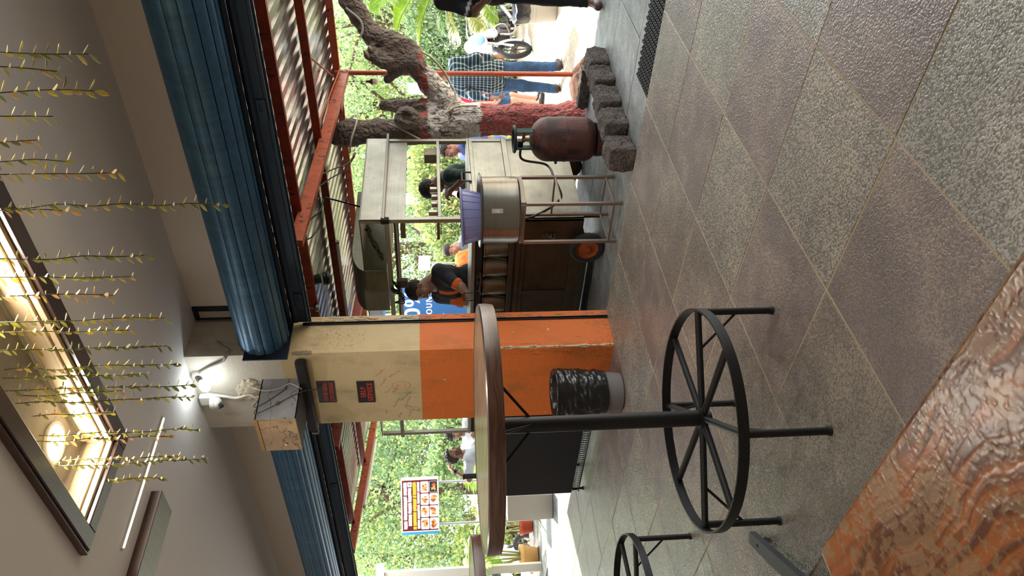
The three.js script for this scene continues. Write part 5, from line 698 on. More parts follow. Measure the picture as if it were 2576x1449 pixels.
  part(g, 'exhaust', merge([tube([V(0.1, 0.5, 0.22), V(0.13, 0.3, 0.3), V(0.15, 0.22, 0.1), V(0.16, 0.26, -0.25)], 0.02, 20, 8), rod(V(0.16, 0.26, -0.25), V(0.17, 0.38, -0.8), 0.035, 0.045, 14)]), chrome);
  part(g, 'crash_guard', tube([V(-0.06, 0.62, 0.34), V(-0.28, 0.6, 0.34), V(-0.3, 0.42, 0.3), V(0, 0.32, 0.3), V(0.3, 0.42, 0.3), V(0.28, 0.6, 0.34), V(0.06, 0.62, 0.34)], 0.012, 40, 8), chrome);
  part(g, 'side_stand', rod(V(-0.1, 0.28, -0.05), V(-0.26, 0.0, 0.02), 0.012, 0.012, 8), engineM);
  if (bag) part(g, 'hanging_bag', blob([[V(0.14, 0.98, 0.5), V(0.16, 0.88, 0.54), 0.09, 0.1]], 0.04), mat('#7fb0d8', 0.5), 'light blue bag');
  g.rotation.z = 0.09; return g;
}
{ const f = onY(1338, 150, ROAD), r = onY(1318, 92, ROAD), yaw = Math.atan2(f.x - r.x, f.z - r.z), m = f.clone().lerp(r, 0.5);
  const toCam = Math.atan2(-m.x, -m.z); const y1 = toCam - 0.42, d = V(Math.sin(y1), 0, Math.cos(y1)), p1 = onY(1338, 122, ROAD).addScaledVector(d, -0.66);
  motorbike(p1, y1, 'silver-white motorcycle parked behind the man in the checked shirt', pmat('#dfe4ea', 0.3, 0.2, { clearcoat: 0.8 }), true);
  const side = V(d.z, 0, -d.x), p2 = p1.clone().addScaledVector(side, 0.9).addScaledVector(d, -0.1); motorbike(p2, y1 + 0.1, 'white motorcycle parked between the silver one and the grey bin', whitePaint);
  const p3 = p1.clone().addScaledVector(d, -2.4).addScaledVector(side, 0.5); motorbike(p3, y1 - 0.15, 'dark motorcycle parked farther back against the hedge', pmat('#5c5f66', 0.35, 0.2)); }
function scooter(pos, yaw, label, paint) {
  const g = thing('scooter', label, 'scooter', pos); g.rotation.y = yaw; wheel(g, 0.22, 0.62, 0.22, 0.09, 5); wheel(g, 0.22, -0.6, 0.22, 0.1, 5);
  part(g, 'body', blob([[V(0, 0.55, -0.2), V(0, 0.6, -0.75), 0.17, 0.1], [V(0.08, 0.42, -0.35), V(0.06, 0.45, -0.7), 0.13, 0.09], [V(-0.08, 0.42, -0.35), V(-0.06, 0.45, -0.7), 0.13, 0.09], [V(0.12, 0.2, -0.2), V(0.12, 0.2, 0.3), 0.07], [V(-0.12, 0.2, -0.2), V(-0.12, 0.2, 0.3), 0.07], [V(0, 0.24, 0.36), V(0, 0.85, 0.5), 0.13, 0.1], [V(0.12, 0.4, 0.4), V(0.08, 0.75, 0.48), 0.07], [V(-0.12, 0.4, 0.4), V(-0.08, 0.75, 0.48), 0.07]], 0.09, 0.025), paint);
  part(g, 'seat', blob([[V(0, 0.75, -0.05), V(0, 0.79, -0.65), 0.1, 0.1]], 0.04), seatM); part(g, 'headset', blob([[V(-0.1, 0.98, 0.48), V(0.1, 0.98, 0.48), 0.085]], 0.04), paint); part(g, 'headlamp', at(new THREE.SphereGeometry(0.06, 16, 10).scale(1.3, 0.9, 0.5), 0, 0.98, 0.56), glassM);
  part(g, 'handlebar', rod(V(-0.34, 1.03, 0.36), V(0.34, 1.03, 0.36), 0.015), seatM); for (const s of [-1, 1]) part(g, 'mirror', merge([rod(V(s * 0.22, 1.04, 0.4), V(s * 0.3, 1.22, 0.36), 0.005, 0.005, 6), at(rbx(0.11, 0.07, 0.02, 0.02, 0, 0, 0, 2), s * 0.31, 1.25, 0.36)]), seatM);
  part(g, 'front_fender', at(rot(new THREE.TorusGeometry(0.26, 0.06, 8, 16, 1.9), 0, PI / 2).rotateX(-0.5), 0, 0.22, 0.62), paint); part(g, 'fork', rod(V(0, 0.22, 0.62), V(0, 0.6, 0.5), 0.03), engineM); part(g, 'tail_lamp', rbx(0.14, 0.06, 0.03, 0.01, 0, 0.66, -0.84), mat('#c22a22', 0.3), 'red tail lamp'); part(g, 'stand', merge([rod(V(-0.1, 0.2, -0.1), V(-0.15, 0, -0.16), 0.01), rod(V(0.1, 0.2, -0.1), V(0.15, 0, -0.16), 0.01)]), engineM); return g;
}
scooter(onDepth(1300, 1246, 15.8).setY(ROAD), 2.3, 'white scooter parked below the menu board beside the palm', whitePaint);
scooter(onDepth(1300, 1440, 13.6).setY(ROAD), 2.0, 'white scooter parked beside the white post', whitePaint);
scooter(onDepth(1300, 1165, 13.5).setY(ROAD), 2.5, 'pale blue scooter parked behind the two men', pmat('#c9d6e2', 0.3, 0, { clearcoat: 0.6 }));
// ---------- things in the left opening ----------
{ // black counter
  const x0 = -6.46, x1 = -5.3, z0 = -4.3, z1 = -3.96, g = thing('black_counter', 'matt black metal counter standing in the left opening', 'counter', V((x0 + x1) / 2, -0.0, -4.12)), m = mat('#14161d', 0.6, 0.1), w = x1 - x0;
  part(g, 'front_board', rbx(w, 0.86, 0.02, 0.004, 0, 0.55, 0.16), m); part(g, 'top', rbx(w + 0.12, 0.03, 0.34, 0.006, 0, 0.995, 0.02), m); for (const s of [-1, 1]) part(g, 'side_board', rbx(0.02, 0.86, 0.3, 0.004, s * (w / 2 - 0.01), 0.55, 0), m);
  for (const s of [-1, 1]) for (const z of [-0.13, 0.14]) part(g, 'leg', merge([at(new THREE.CylinderGeometry(0.011, 0.011, 0.14, 10), s * (w / 2 - 0.03), 0.07, z), at(new THREE.CylinderGeometry(0.02, 0.02, 0.01, 12), s * (w / 2 - 0.03), 0.005, z)]), black);
  const bars = []; for (let i = 0; i < 34; i++) { const x = -w / 2 + 0.02 + i * (w - 0.04) / 33; bars.push(rod(V(x, 0.05, 0.155), V(x + 0.027, 0.13, 0.155), 0.0035, 0.0035, 4), rod(V(x + 0.027, 0.05, 0.158), V(x, 0.13, 0.158), 0.0035, 0.0035, 4)); } part(g, 'mesh_skirt', merge(bars), black, 'perforated black skirt').userData.kind = 'stuff';
  part(g, 'skirt_rail', bx(w, 0.008, 0.012, 0, 0.048, 0.156), black);
  g.position.set((x0 + x1) / 2, 0, -4.13);
}
{ // napkin holder on the counter
  const p = onDepth(1197, 1205, 8.05), g = thing('napkin_stand', 'black L-shaped napkin stand on the far end of the black counter', 'stand', V(-6.3, 1.011, -4.1)), s = 0.12; part(g, 'upright', rbx(0.016, 0.16, 0.05, 0.004, 0, 0.08, 0), black); part(g, 'arm', rbx(0.02, 0.02, 0.05, 0.004, -0.01, 0.165, 0), black); part(g, 'brace', rod(V(0, 0.1, 0), V(-0.06, 0.01, 0), 0.006), black); part(g, 'foot', rbx(0.14, 0.012, 0.07, 0.003, -0.02, 0.006, 0), black);
}
{ // menu board
  const d = 11.5, a = onDepth(1012, 1205, d), b = onDepth(1008, 1338, d), c = onDepth(1106, 1203, d), ctr = b.clone().add(c).multiplyScalar(0.5), w = a.distanceTo(b), h = a.distanceTo(c), yaw = Math.atan2(b.z - a.z, -(b.x - a.x)), dir = V(a.x - b.x, 0, a.z - b.z).normalize();
  const t = canvasTex(1024, Math.round(1024 * h / w), (x, W, Hh) => {
    const r = mulberry(5); x.fillStyle = '#ffffff'; x.fillRect(0, 0, W, Hh); x.fillStyle = '#6d1f2a'; x.fillRect(22, 22, W - 44, Hh - 44);
    const row = (y, hh, col, runs) => { x.fillStyle = col; for (const [s, e] of runs) { let q = s; while (q < e) { const k = 16 + r() * 26; x.beginPath(); x.roundRect(q * 1, y - r() * 6, Math.min(k, e - q) + 5, hh + r() * 6, 8); x.fill(); q += k; } } };
    row(Hh * 0.07, Hh * 0.085, '#ffffff', [[60, 210], [235, 690], [715, 960]]); row(Hh * 0.19, Hh * 0.085, '#fff4f2', [[120, 340], [360, 560], [580, 850]]); x.beginPath(); x.roundRect(872, Hh * 0.17, 96, Hh * 0.12, 14); x.fillStyle = '#ffffff'; x.fill(); x.fillStyle = '#3a8a96'; x.beginPath(); x.arc(920, Hh * 0.23, 15, 0, TAU); x.fill();
    row(Hh * 0.315, Hh * 0.09, '#f2c43c', [[50, 100], [118, 380], [400, 640], [660, 700], [715, 960]]); row(Hh * 0.43, Hh * 0.06, '#ffffff', [[60, 230], [250, 520], [545, 760], [780, 960]]);
    for (let j = 0; j < 2; j++) for (let i = 0; i < 4; i++) { const X = 48 + i * 236, Y = Hh * (0.52 + j * 0.235); x.fillStyle = i === 3 && j === 1 ? '#2a2f3a' : '#fff8ef'; x.beginPath(); x.roundRect(X, Y, 214, Hh * 0.21, 22); x.fill(); x.lineWidth = 7; x.strokeStyle = '#ffffff'; x.stroke(); for (let k = 0; k < 14; k++) { x.fillStyle = ['#e0a458', '#c8792f', '#d95f3b', '#f0c987', '#e8b13e', '#b5562a'][(i * 3 + j * 5 + k) % 6]; x.beginPath(); x.ellipse(X + 107 + (r() - 0.5) * 110, Y + Hh * 0.105 + (r() - 0.5) * 70, 12 + r() * 34, 9 + r() * 18, r() * 3, 0, TAU); x.fill(); } }
  });
  const g = thing('menu_board', 'maroon menu board with food pictures and a blue edge', 'menu board', V(ctr.x, ROAD, ctr.z)); g.rotation.y = Math.atan2(-dir.z, dir.x);
  const pan = rbx(w, h, 0.03, 0.004), u = pan.attributes.uv, p = pan.attributes.position; for (let i = 0; i < p.count; i++) u.setXY(i, p.getX(i) / w + 0.5, p.getY(i) / h + 0.5); part(g, 'panel', at(pan, 0, ctr.y - ROAD, 0), mat('#ffffff', 0.5, 0, { map: t }));
  part(g, 'edge', rbx(0.05, h, 0.12, 0.006, -w / 2 - 0.02, ctr.y - ROAD, -0.05), mat('#4aa6d6', 0.5), 'sky blue edge'); part(g, 'box', rbx(w, h * 0.98, 0.1, 0.006, 0, ctr.y - ROAD, -0.07), mat('#d7dde2', 0.6)); for (const s of [-1, 1]) part(g, 'post', at(new THREE.CylinderGeometry(0.02, 0.02, ctr.y - ROAD - h / 2, 12), s * w * 0.4, (ctr.y - ROAD - h / 2) / 2, -0.06), mat('#b9bcc0', 0.5, 0.4));
}
{ // blue discount board and its upper panel
  const d = 11, tl = onDepth(1006, 845, d), tr = onDepth(1006, 716, d), bl = onDepth(1195, 845, d), ctr = tr.clone().add(bl).multiplyScalar(0.5), w = tl.distanceTo(tr), h = tl.distanceTo(bl), dir = V(tr.x - tl.x, 0, tr.z - tl.z).normalize();
  const mk = (W, Hh, draw) => canvasTex(W, Hh, (x) => { x.fillStyle = '#3f80c8'; x.fillRect(0, 0, W, Hh); x.fillStyle = '#ffffff'; x.textBaseline = 'alphabetic'; draw(x); });
  const t = mk(700, Math.round(700 * h / w), (x) => { x.font = 'bold 290px sans-serif'; x.fillText('0%', 235, 275); x.font = 'bold 112px sans-serif'; x.fillText('DISCOUNT', 40, 440); x.font = 'bold 92px sans-serif'; x.fillText('F', 458, 600); x.fillText('H', 458, 715); x.fillText('R.', 230, 600); x.fillText('F', 458, 830); });
  const g = thing('discount_board', 'large blue board with white discount lettering behind the cart worker', 'sign', V(ctr.x, ROAD, ctr.z)); g.rotation.y = Math.atan2(-dir.z, dir.x);
  const face = (W, Hh, y, tex2, x0 = 0) => { const pan = rbx(W, Hh, 0.04, 0.004), u = pan.attributes.uv, p = pan.attributes.position; for (let i = 0; i < p.count; i++) u.setXY(i, p.getX(i) / W + 0.5, p.getY(i) / Hh + 0.5); return part(g, 'panel', at(pan, x0, y, 0), mat('#ffffff', 0.5, 0, { map: tex2 })); };
  face(w, h, ctr.y - ROAD, t);
  const t2 = mk(400, 170, (x) => { x.font = 'bold 92px sans-serif'; x.fillText('PH', 218, 120); x.strokeStyle = '#f0a83a'; x.lineWidth = 26; x.beginPath(); x.arc(120, 150, 62, PI, TAU); x.stroke(); }); const p2 = onDepth(950, 806, d); face(w * 0.62, 0.24, p2.y - ROAD, t2, p2.clone().sub(ctr).dot(dir));
  for (const s of [-1, 1]) part(g, 'post', at(new THREE.CylinderGeometry(0.03, 0.03, p2.y - ROAD + 0.12, 12), s * w * 0.42, (p2.y - ROAD + 0.12) / 2, -0.05), steel);
}
{ // white post, concrete block, grey bin
  const a = onDepth(1300, 1428, 11.5), g = thing('white_post', 'white painted wooden post with a cross board at the road edge', 'post', V(a.x, ROAD, a.z)), top = onDepth(950, 1428, 11.5).y - ROAD; part(g, 'upright', rbx(0.12, top, 0.1, 0.006, 0, top / 2, 0), mat('#ded9cf', 0.7)); part(g, 'cross_board', rbx(0.8, 0.12, 0.04, 0.006, -0.2, top - 0.06, 0.07), mat('#eae6dc', 0.7)); g.rotation.y = 0.8;
  const c = onY(1387, 1266, OUT); const q = solo('concrete_planter', boxUV(rbx(0.34, 0.62, 0.3, 0.015, 0, 0.31, 0, 2), 1), mat('#c4bfb5', 0.9, 0, { bumpMap: again(plasterBump, 2), bumpScale: 0.003 }), 'tall grey concrete planter box beside the black counter', 'planter', c); q.rotation.y = 0.75;
  const b = onY(1398, 12, ROAD), bn = thing('grey_drum', 'pale grey plastic drum with a black bag beside the motorcycles', 'bin', b); part(bn, 'drum', latheSharp([[0, 0], [0.2, 0], [0.215, 0.02], [0.24, 0.3], [0.245, 0.3], [0.245, 0.33], [0.24, 0.33], [0.25, 0.52], [0.24, 0.52], [0.2, 0.03], [0, 0.03]], 36), mat('#b9b4aa', 0.6)); part(bn, 'bag', (() => { const l = lathe([[0.248, 0.36], [0.262, 0.42], [0.268, 0.54], [0.25, 0.56], [0.23, 0.48]], 40), p = l.attributes.position; for (let i = 0; i < p.count; i++) { const k = 1 + 0.07 * (noise3(p.getX(i) * 22, p.getY(i) * 20, p.getZ(i) * 22) - 0.4); p.setXYZ(i, p.getX(i) * k, p.getY(i) + 0.03 * noise3(p.getX(i) * 18, 1, p.getZ(i) * 18), p.getZ(i) * k); } l.computeVertexNormals(); return l; })(), pmat('#22252a', 0.25, 0, { clearcoat: 0.4 }));
}
{ // white notices nailed beyond the road
  for (const [x, y, d, w, h, l] of [[1047, 223, 13, 0.2, 0.28, 'small white notice panel seen between the branch and the trunk'], [1068, 662, 13.2, 0.26, 0.2, 'white notice panel fixed on the hedge behind the cart'], [1035, 500, 14, 0.22, 0.3, 'white notice panel seen above the cart tumblers']]) { const p = onDepth(x, y, d), g = thing('notice_sign', l, 'notice', V(p.x, ROAD, p.z)); g.rotation.y = YAW; part(g, 'panel', rbx(w, h, 0.015, 0.003, 0, p.y - ROAD, 0), mat('#f2f2ee', 0.6)); part(g, 'post', at(new THREE.CylinderGeometry(0.014, 0.014, p.y - ROAD - h / 2, 8), 0, (p.y - ROAD - h / 2) / 2, -0.01), steel); }
}
// ---------- people ----------
const ell = (x, y, z, cx, cy, cz, a, b, c) => { const X = (x - cx), Y = (y - cy), Z = (z - cz), k0 = Math.hypot(X / a, Y / b, Z / c), k1 = Math.hypot(X / a / a, Y / b / b, Z / c / c); return k0 < 1e-6 ? -Math.min(a, b, c) : k0 * (k0 - 1) / k1; };
const sph = (x, y, z, cx, cy, cz, r) => Math.hypot(x - cx, y - cy, z - cz) - r;
const headField = (x, y, z) => {
  const ax = Math.abs(x);
  let d = smin(ell(x, y, z, 0, 0.035, -0.012, 0.074, 0.085, 0.094), ell(x, y, z, 0, -0.035, 0.024, 0.057, 0.076, 0.064), 0.03);
  d = smin(d, sph(x, y, z, 0, -0.092, 0.056, 0.022), 0.025); d = smin(d, capsule(x, y, z, V0(-0.034, 0.027, 0.072), V1(0.034, 0.027, 0.072), 0.013, 0.013), 0.015);
  d = smax(d, -sph(ax, y, z, 0.031, 0.008, 0.1, 0.017), 0.012); d = smin(d, sph(ax, y, z, 0.03, 0.007, 0.0765, 0.0128), 0.002);
  d = smin(d, sph(ax, y, z, 0.038, -0.03, 0.062, 0.02), 0.03);
  d = smin(d, capsule(x, y, z, V0(0, 0.006, 0.09), V1(0, -0.028, 0.107), 0.008, 0.0125), 0.012); d = smin(d, sph(ax, y, z, 0.011, -0.034, 0.096, 0.008), 0.006);
  d = smin(d, capsule(x, y, z, V0(-0.017, -0.057, 0.087), V1(0.017, -0.057, 0.087), 0.006, 0.006), 0.006); d = smin(d, capsule(x, y, z, V0(-0.014, -0.068, 0.086), V1(0.014, -0.068, 0.086), 0.007, 0.007), 0.006);
  d = smin(d, smax(ell(ax, y, z, 0.077, -0.002, -0.012, 0.013, 0.033, 0.021), -ell(ax, y, z, 0.088, 0.002, -0.006, 0.008, 0.02, 0.011), 0.006), 0.008);
  return smin(d, capsule(x, y, z, V0(0, -0.05, -0.025), V1(0, -0.19, -0.04), 0.052, 0.058), 0.03);
};
const _a = V(), _b = V(); function V0(x, y, z) { return _a.set(x, y, z); } function V1(x, y, z) { return _b.set(x, y, z); }
function headGeo(skin, hairC, beard, cell) {
  return iso(headField, V(-0.11, -0.2, -0.13), V(0.11, 0.14, 0.14), cell, (v) => {
    const ax = Math.abs(v.x), n = noise3(v.x * 150, v.y * 150, v.z * 150), k = 0.9 + 0.2 * n; let c = skin;
    if (Math.hypot(ax - 0.03, v.y - 0.007, v.z - 0.0765) < 0.0142 && v.z > 0.079) c = Math.hypot(ax - 0.03, v.y - 0.005) < 0.0062 ? [0.02, 0.014, 0.01] : [0.55, 0.5, 0.46];
    else if (v.z > 0.055 && ax > 0.013 && ax < 0.05 && Math.abs(v.y - 0.031 + (ax - 0.03) * 0.15) < 0.0055) c = hairC;
    else if (v.z > 0.08 && ax < 0.023 && v.y > -0.076 && v.y < -0.052) c = [skin[0] * 0.85, skin[1] * 0.6, skin[2] * 0.6];
    else if (beard && v.z > -0.01 && v.y > -0.125 && (v.y < -0.045 - (v.z > 0.06 ? 0 : -0.02) || (v.z > 0.085 && v.y < -0.042)) && n > 0.2) c = [mix(skin[0], hairC[0], 0.75), mix(skin[1], hairC[1], 0.75), mix(skin[2], hairC[2], 0.75)];
    return [c[0] * k, c[1] * k, c[2] * k]; });
}
function hairGeo(style, cell) {
  const t = style === 'curly' ? 0.024 : style === 'bald' ? 0.004 : 0.013, w = style === 'curly' ? 0.03 : 0.01, fq = style === 'curly' ? 60 : 110;
  return iso((x, y, z) => { let d = ell(x, y, z, 0, 0.037, -0.014, 0.074 + t, 0.085 + t * 1.15, 0.094 + t); d += w * (noise3(x * fq, y * fq * 0.7, z * fq) - 0.6); const hl = z > 0.035 ? 0.062 : z > -0.03 ? mix(-0.01, 0.062, (z + 0.03) / 0.065) : mix(-0.06, -0.01, clamp((z + 0.09) / 0.06)); return smax(d, (hl - y) * 0.8, 0.01); }, V(-0.14, -0.11, -0.16), V(0.14, 0.18, 0.14), cell);
}
function handGeo(curl, cell, sx) { // fingers along +y, palm facing +z, thumb at +x * sx
  const seg = []; const X = (v) => { v.x *= sx; return v; };
  [[-0.03, 0.078, 0.058, 0.0075], [-0.01, 0.086, 0.072, 0.0085], [0.01, 0.088, 0.078, 0.0088], [0.03, 0.084, 0.07, 0.0086]].forEach(([x, y, l, r], i) => { let p = V(x, y - 0.02, 0), a = 0; const L = [l * 0.48 + 0.02, l * 0.3, l * 0.24]; for (let k = 0; k < 3; k++) { a += k ? curl * 1.1 : curl * 0.7; const q = p.clone().add(V(x * 0.12, Math.cos(a) * L[k], Math.sin(a) * L[k])); seg.push([X(p.clone()), X(q.clone()), r * (1 - 0.08 * k), r * (0.94 - 0.08 * k)]); p = q; } });
  let p = V(0.028, 0.025, 0.004); for (const [dx, dy, dz, l] of [[0.72, 0.6, 0.35, 0.036], [0.4, 0.75, 0.5 + curl * 0.4, 0.03], [0.15, 0.8, 0.55 + curl * 0.4, 0.024]]) { const q = p.clone().addScaledVector(V(dx, dy, dz).normalize(), l); seg.push([X(p.clone()), X(q.clone()), 0.0115, 0.0095]); p = q; }
  const pal = [[X(V(-0.024, 0.016, 0)), X(V(-0.028, 0.075, 0)), 0.016, 0.013], [X(V(0, 0.01, 0)), X(V(0, 0.08, 0)), 0.018, 0.013], [X(V(0.022, 0.016, 0)), X(V(0.028, 0.08, 0)), 0.017, 0.013], [V(0, -0.03, 0), V(0, 0.02, 0), 0.024, 0.024]];
  return iso((x, y, z) => { let d = 9; for (const s of pal) d = smin(d, capsule(x, y, z * 1.15, s[0], s[1], s[2], s[3]), 0.015); for (const s of seg) d = smin(d, capsule(x, y, z, s[0], s[1], s[2], s[3]), 0.004); return d; }, V(-0.08, -0.06, -0.04), V(0.08, 0.19, 0.12), cell);
}
const headCache = {}, toCamYaw = (p) => Math.atan2(-p.x, -p.z);
function person(o) {
  const S = (o.height ?? 1.7) / 1.7, g = thing('person', o.label, 'person', o.pos, o.group), fine = o.fine ?? 1; g.rotation.y = o.yaw;
  const inv = (w) => w.clone().sub(o.pos).applyAxisAngle(V(0, 1, 0), -o.yaw).multiplyScalar(1 / S);
  const lean = o.lean ?? 0, tw = o.twist ?? 0, hip = V(0, 0.93, 0), up = (x, y, z) => V(x, y, z).sub(hip).applyAxisAngle(V(0, 1, 0), tw).applyAxisAngle(V(1, 0, 0), lean).add(hip);
  const J = { pel: V(0, 0.94, 0), wl: up(-0.075, 1.08, 0), wr: up(0.075, 1.08, 0), cl: up(-0.085, 1.29, 0.0), cr: up(0.085, 1.29, 0.0), nb: up(0, 1.41, -0.02), hc: up(0, 1.58, 0.015) };
  const spread = o.spread ?? 0.02, stride = o.stride ?? 0, leg = {}; for (const s of [-1, 1]) { leg[s] = { h: V(s * 0.09, 0.9, 0), k: V(s * (0.095 + spread * 0.5), 0.5, 0.03 + s * stride * 0.5), a: V(s * (0.1 + spread), 0.085, -0.02 + s * stride), t: V(s * (0.115 + spread * 1.1), 0.035, 0.13 + s * stride) }; }
  const arm = {}; for (const s of [-1, 1]) { const sh = up(s * 0.178, 1.375, -0.01); let w = (s > 0 ? o.left : o.right) ? inv(s > 0 ? o.left : o.right) : up(s * 0.24, 0.86, 0.06); const L1 = 0.285, L2 = 0.25; let d = w.clone().sub(sh), l = Math.min(d.length(), (L1 + L2) * 0.995); d.normalize(); w = sh.clone().addScaledVector(d, l); const c = (L1 * L1 + l * l - L2 * L2) / (2 * L1 * l), hgt = L1 * Math.sqrt(Math.max(0, 1 - c * c)); const pole = V(s * 0.6, -0.7, -0.45); pole.addScaledVector(d, -pole.dot(d)).normalize(); const e = sh.clone().addScaledVector(d, c * L1).addScaledVector(pole, hgt); arm[s] = { s: sh, e, w }; }
  const B = []; const add = (...a) => B.push(a);
  const torso = (k) => [[J.cl, J.cr, 0.112 + k, 0.112 + k], [J.wl, J.wr, 0.102 + k, 0.102 + k], [V(-0.08, 0.95, 0), V(0.08, 0.95, 0), 0.112 + k, 0.112 + k], [J.pel, up(0, 1.3, 0), 0.108 + k, 0.11 + k], [up(0, 1.37, -0.015), arm[1].s, 0.075 + k, 0.06 + k], [up(0, 1.37, -0.015), arm[-1].s, 0.075 + k, 0.06 + k]];
  const bones = torso(-0.006); bones.push([J.nb, up(0, 1.5, -0.01), 0.06, 0.052]);
  for (const s of [-1, 1]) { const a = arm[s], l = leg[s]; bones.push([a.s, a.e, 0.05, 0.039], [a.e, a.w, 0.039, 0.027], [l.h, l.k, 0.082, 0.056], [l.k, l.a, 0.056, 0.037], [l.a, l.t, 0.036, 0.028]); }
  const field = (bs, k) => (x, y, z) => { let d = 9; for (const b of bs) { const e = capsule(x, y, z, b[0], b[1], b[2], b[3]); if (e < d + 0.1) d = smin(d, e, k); } return d; };
  const box = (bs, m) => { const lo = V(9, 9, 9), hi = V(-9, -9, -9); for (const b of bs) for (const p of [b[0], b[1]]) { lo.min(p); hi.max(p); } return [lo.subScalar(m), hi.addScalar(m)]; };
  const skin = o.skin ?? [0.24, 0.12, 0.07], hairC = o.hairColor ?? [0.018, 0.014, 0.012];
  const [lo, hi] = box(bones, 0.14), geos = [tint(iso(field(bones, 0.045), lo, hi, 0.017 * fine), skin)];
  for (const s of [-1, 1]) { const a = arm[s], y = a.w.clone().sub(a.e).normalize(), n = (o.palm?.[s] ? V(...o.palm[s]) : V(-s * 0.8, -0.1, 0.5)); n.addScaledVector(y, -n.dot(y)).normalize(); const x = V().crossVectors(y, n), key = 'hand' + s + (o.curl ?? 0.5) + fine; headCache[key] ??= handGeo(o.curl ?? 0.5, 0.0046 * fine, s > 0 ? -1 : 1); geos.push(tint(headCache[key].clone().applyMatrix4(new THREE.Matrix4().makeBasis(x, y, n)).translate(a.w.x, a.w.y, a.w.z), skin)); }
  const hm = new THREE.Matrix4().makeRotationFromEuler(new THREE.Euler((o.headPitch ?? 0) + lean * 0.5, (o.headYaw ?? 0) + tw, o.headRoll ?? 0, 'YXZ')).setPosition(J.hc);
  geos.push(headGeo(skin, hairC, o.beard, 0.0055 * fine).applyMatrix4(hm));
  const bodyM = mat('#ffffff', 0.55, 0, { vertexColors: true });
  const put = (name, ge, m, label) => part(g, name, ge.scale(S, S, S), m, label);
  const prep = geos.map((x) => { const q = x.toNonIndexed(); q.setAttribute('uv', new THREE.BufferAttribute(new Float32Array(q.attributes.position.count * 2), 2)); return q; });
  put('body', mergeGeometries(prep), bodyM);
  if (o.hair !== 'none') put('hair', hairGeo(o.hair ?? 'short', 0.0075 * fine).applyMatrix4(hm), mat(new THREE.Color(...hairC), 0.75), o.hairLabel);
  // shirt
  const sl = o.sleeve ?? 0.75, sb = torso(0.012); for (const s of [-1, 1]) { const a = arm[s]; if (sl <= 1) sb.push([a.s, a.s.clone().lerp(a.e, sl), 0.066, 0.062]); else sb.push([a.s, a.e, 0.064, 0.054], [a.e, a.e.clone().lerp(a.w, sl - 1), 0.054, 0.042]); }
  const hem = o.hem ?? 0.84, sf = field(sb, 0.05), un = (x, y, z) => V(x, y, z).sub(hip).applyAxisAngle(V(1, 0, 0), -lean).applyAxisAngle(V(0, 1, 0), -tw).add(hip), nk = up(0, 1.5, 0.05);
  const legTop = [[leg[1].h, leg[1].k, 0.1, 0.08], [leg[-1].h, leg[-1].k, 0.1, 0.08]]; for (const l of legTop) if (hem < 0.86) sb.push([l[0], l[0].clone().lerp(l[1], 0.25), 0.105, 0.1]);
  const sfield = (x, y, z) => { let d = sf(x, y, z); if (Math.abs(d) < 0.12) { d += 0.012 * (noise3(x * 13, y * 9, z * 13) - 0.5) + 0.006 * (noise3(x * 34, y * 24, z * 34) - 0.5); const yy = y < 1 ? y : un(x, y, z).y; d = smax(d, hem - (lean > 0.4 ? un(x, y, z).y : y), 0.012); d = smax(d, -(Math.hypot(x - nk.x, y - nk.y, z - nk.z) - 0.085), 0.01); } return d; };
  const uvw = (ge) => { const p = ge.attributes.position, u = new Float32Array(p.count * 2); for (let i = 0; i < p.count; i++) { const q = un(p.getX(i), p.getY(i), p.getZ(i)); u[i * 2] = Math.atan2(q.x, q.z + 0.02) / TAU; u[i * 2 + 1] = q.y; } ge.setAttribute('uv', new THREE.BufferAttribute(u, 2)); return ge; };
  const [slo, shi] = box(sb, 0.13); const sg = uvw(iso(sfield, slo, shi, 0.015 * fine, o.shirtTint ? (v) => { const q = un(v.x, v.y, v.z); return o.shirtTint(q, v, arm); } : undefined));
  put('shirt', sg, o.shirt, o.shirtLabel);
  // trousers
  const pe = o.trouserEnd ?? 0.09, pb = [[V(-0.075, 0.955, 0), V(0.075, 0.955, 0), 0.12, 0.12]]; for (const s of [-1, 1]) { const l = leg[s]; pb.push([l.h, l.k, 0.096, 0.074], [l.k, l.a, 0.074, 0.056]); }
  const pf = field(pb, 0.035), pfield = (x, y, z) => { let d = pf(x, y, z); if (Math.abs(d) < 0.1) { d += 0.012 * (noise3(x * 16 + 3, y * 12, z * 16) - 0.5) + 0.007 * (noise3(x * 40, y * 30, z * 40) - 0.5) * (y < 0.25 ? 2 : 1); d = smax(d, pe - y, 0.01); d = smax(d, y - 1.0, 0.01); } return d; };
  const [plo, phi] = box(pb, 0.13); put('trousers', uvw(iso(pfield, plo, phi, 0.015 * fine)), o.trousers ?? mat('#3a4048', 0.85), o.trousersLabel);
  for (const s of [-1, 1]) { const l = leg[s]; put('shoe', iso((x, y, z) => { let d = capsule(x, y * 1.1, z, V(l.a.x, 0.055, l.a.z - 0.02), V(l.t.x, 0.045, l.t.z + 0.02), 0.05, 0.042); d = smin(d, capsule(x, y, z, V(l.a.x, 0.06, l.a.z), V(l.a.x, 0.1, l.a.z), 0.05, 0.045), 0.02); return smax(d, 0.004 - y, 0.006); }, V(Math.min(l.a.x, l.t.x) - 0.08, -0.03, l.a.z - 0.12), V(Math.max(l.a.x, l.t.x) + 0.08, 0.18, l.t.z + 0.12), 0.012 * fine), o.shoes ?? mat('#2b2522', 0.6)); }
  for (const x of o.extra ?? []) x(g, { J, arm, S, put, hm });
  return g;
}
const cloth = (c, extra = {}) => mat(c, 0.88, 0, { bumpMap: again(plasterBump, 6), bumpScale: 0.002, ...extra });
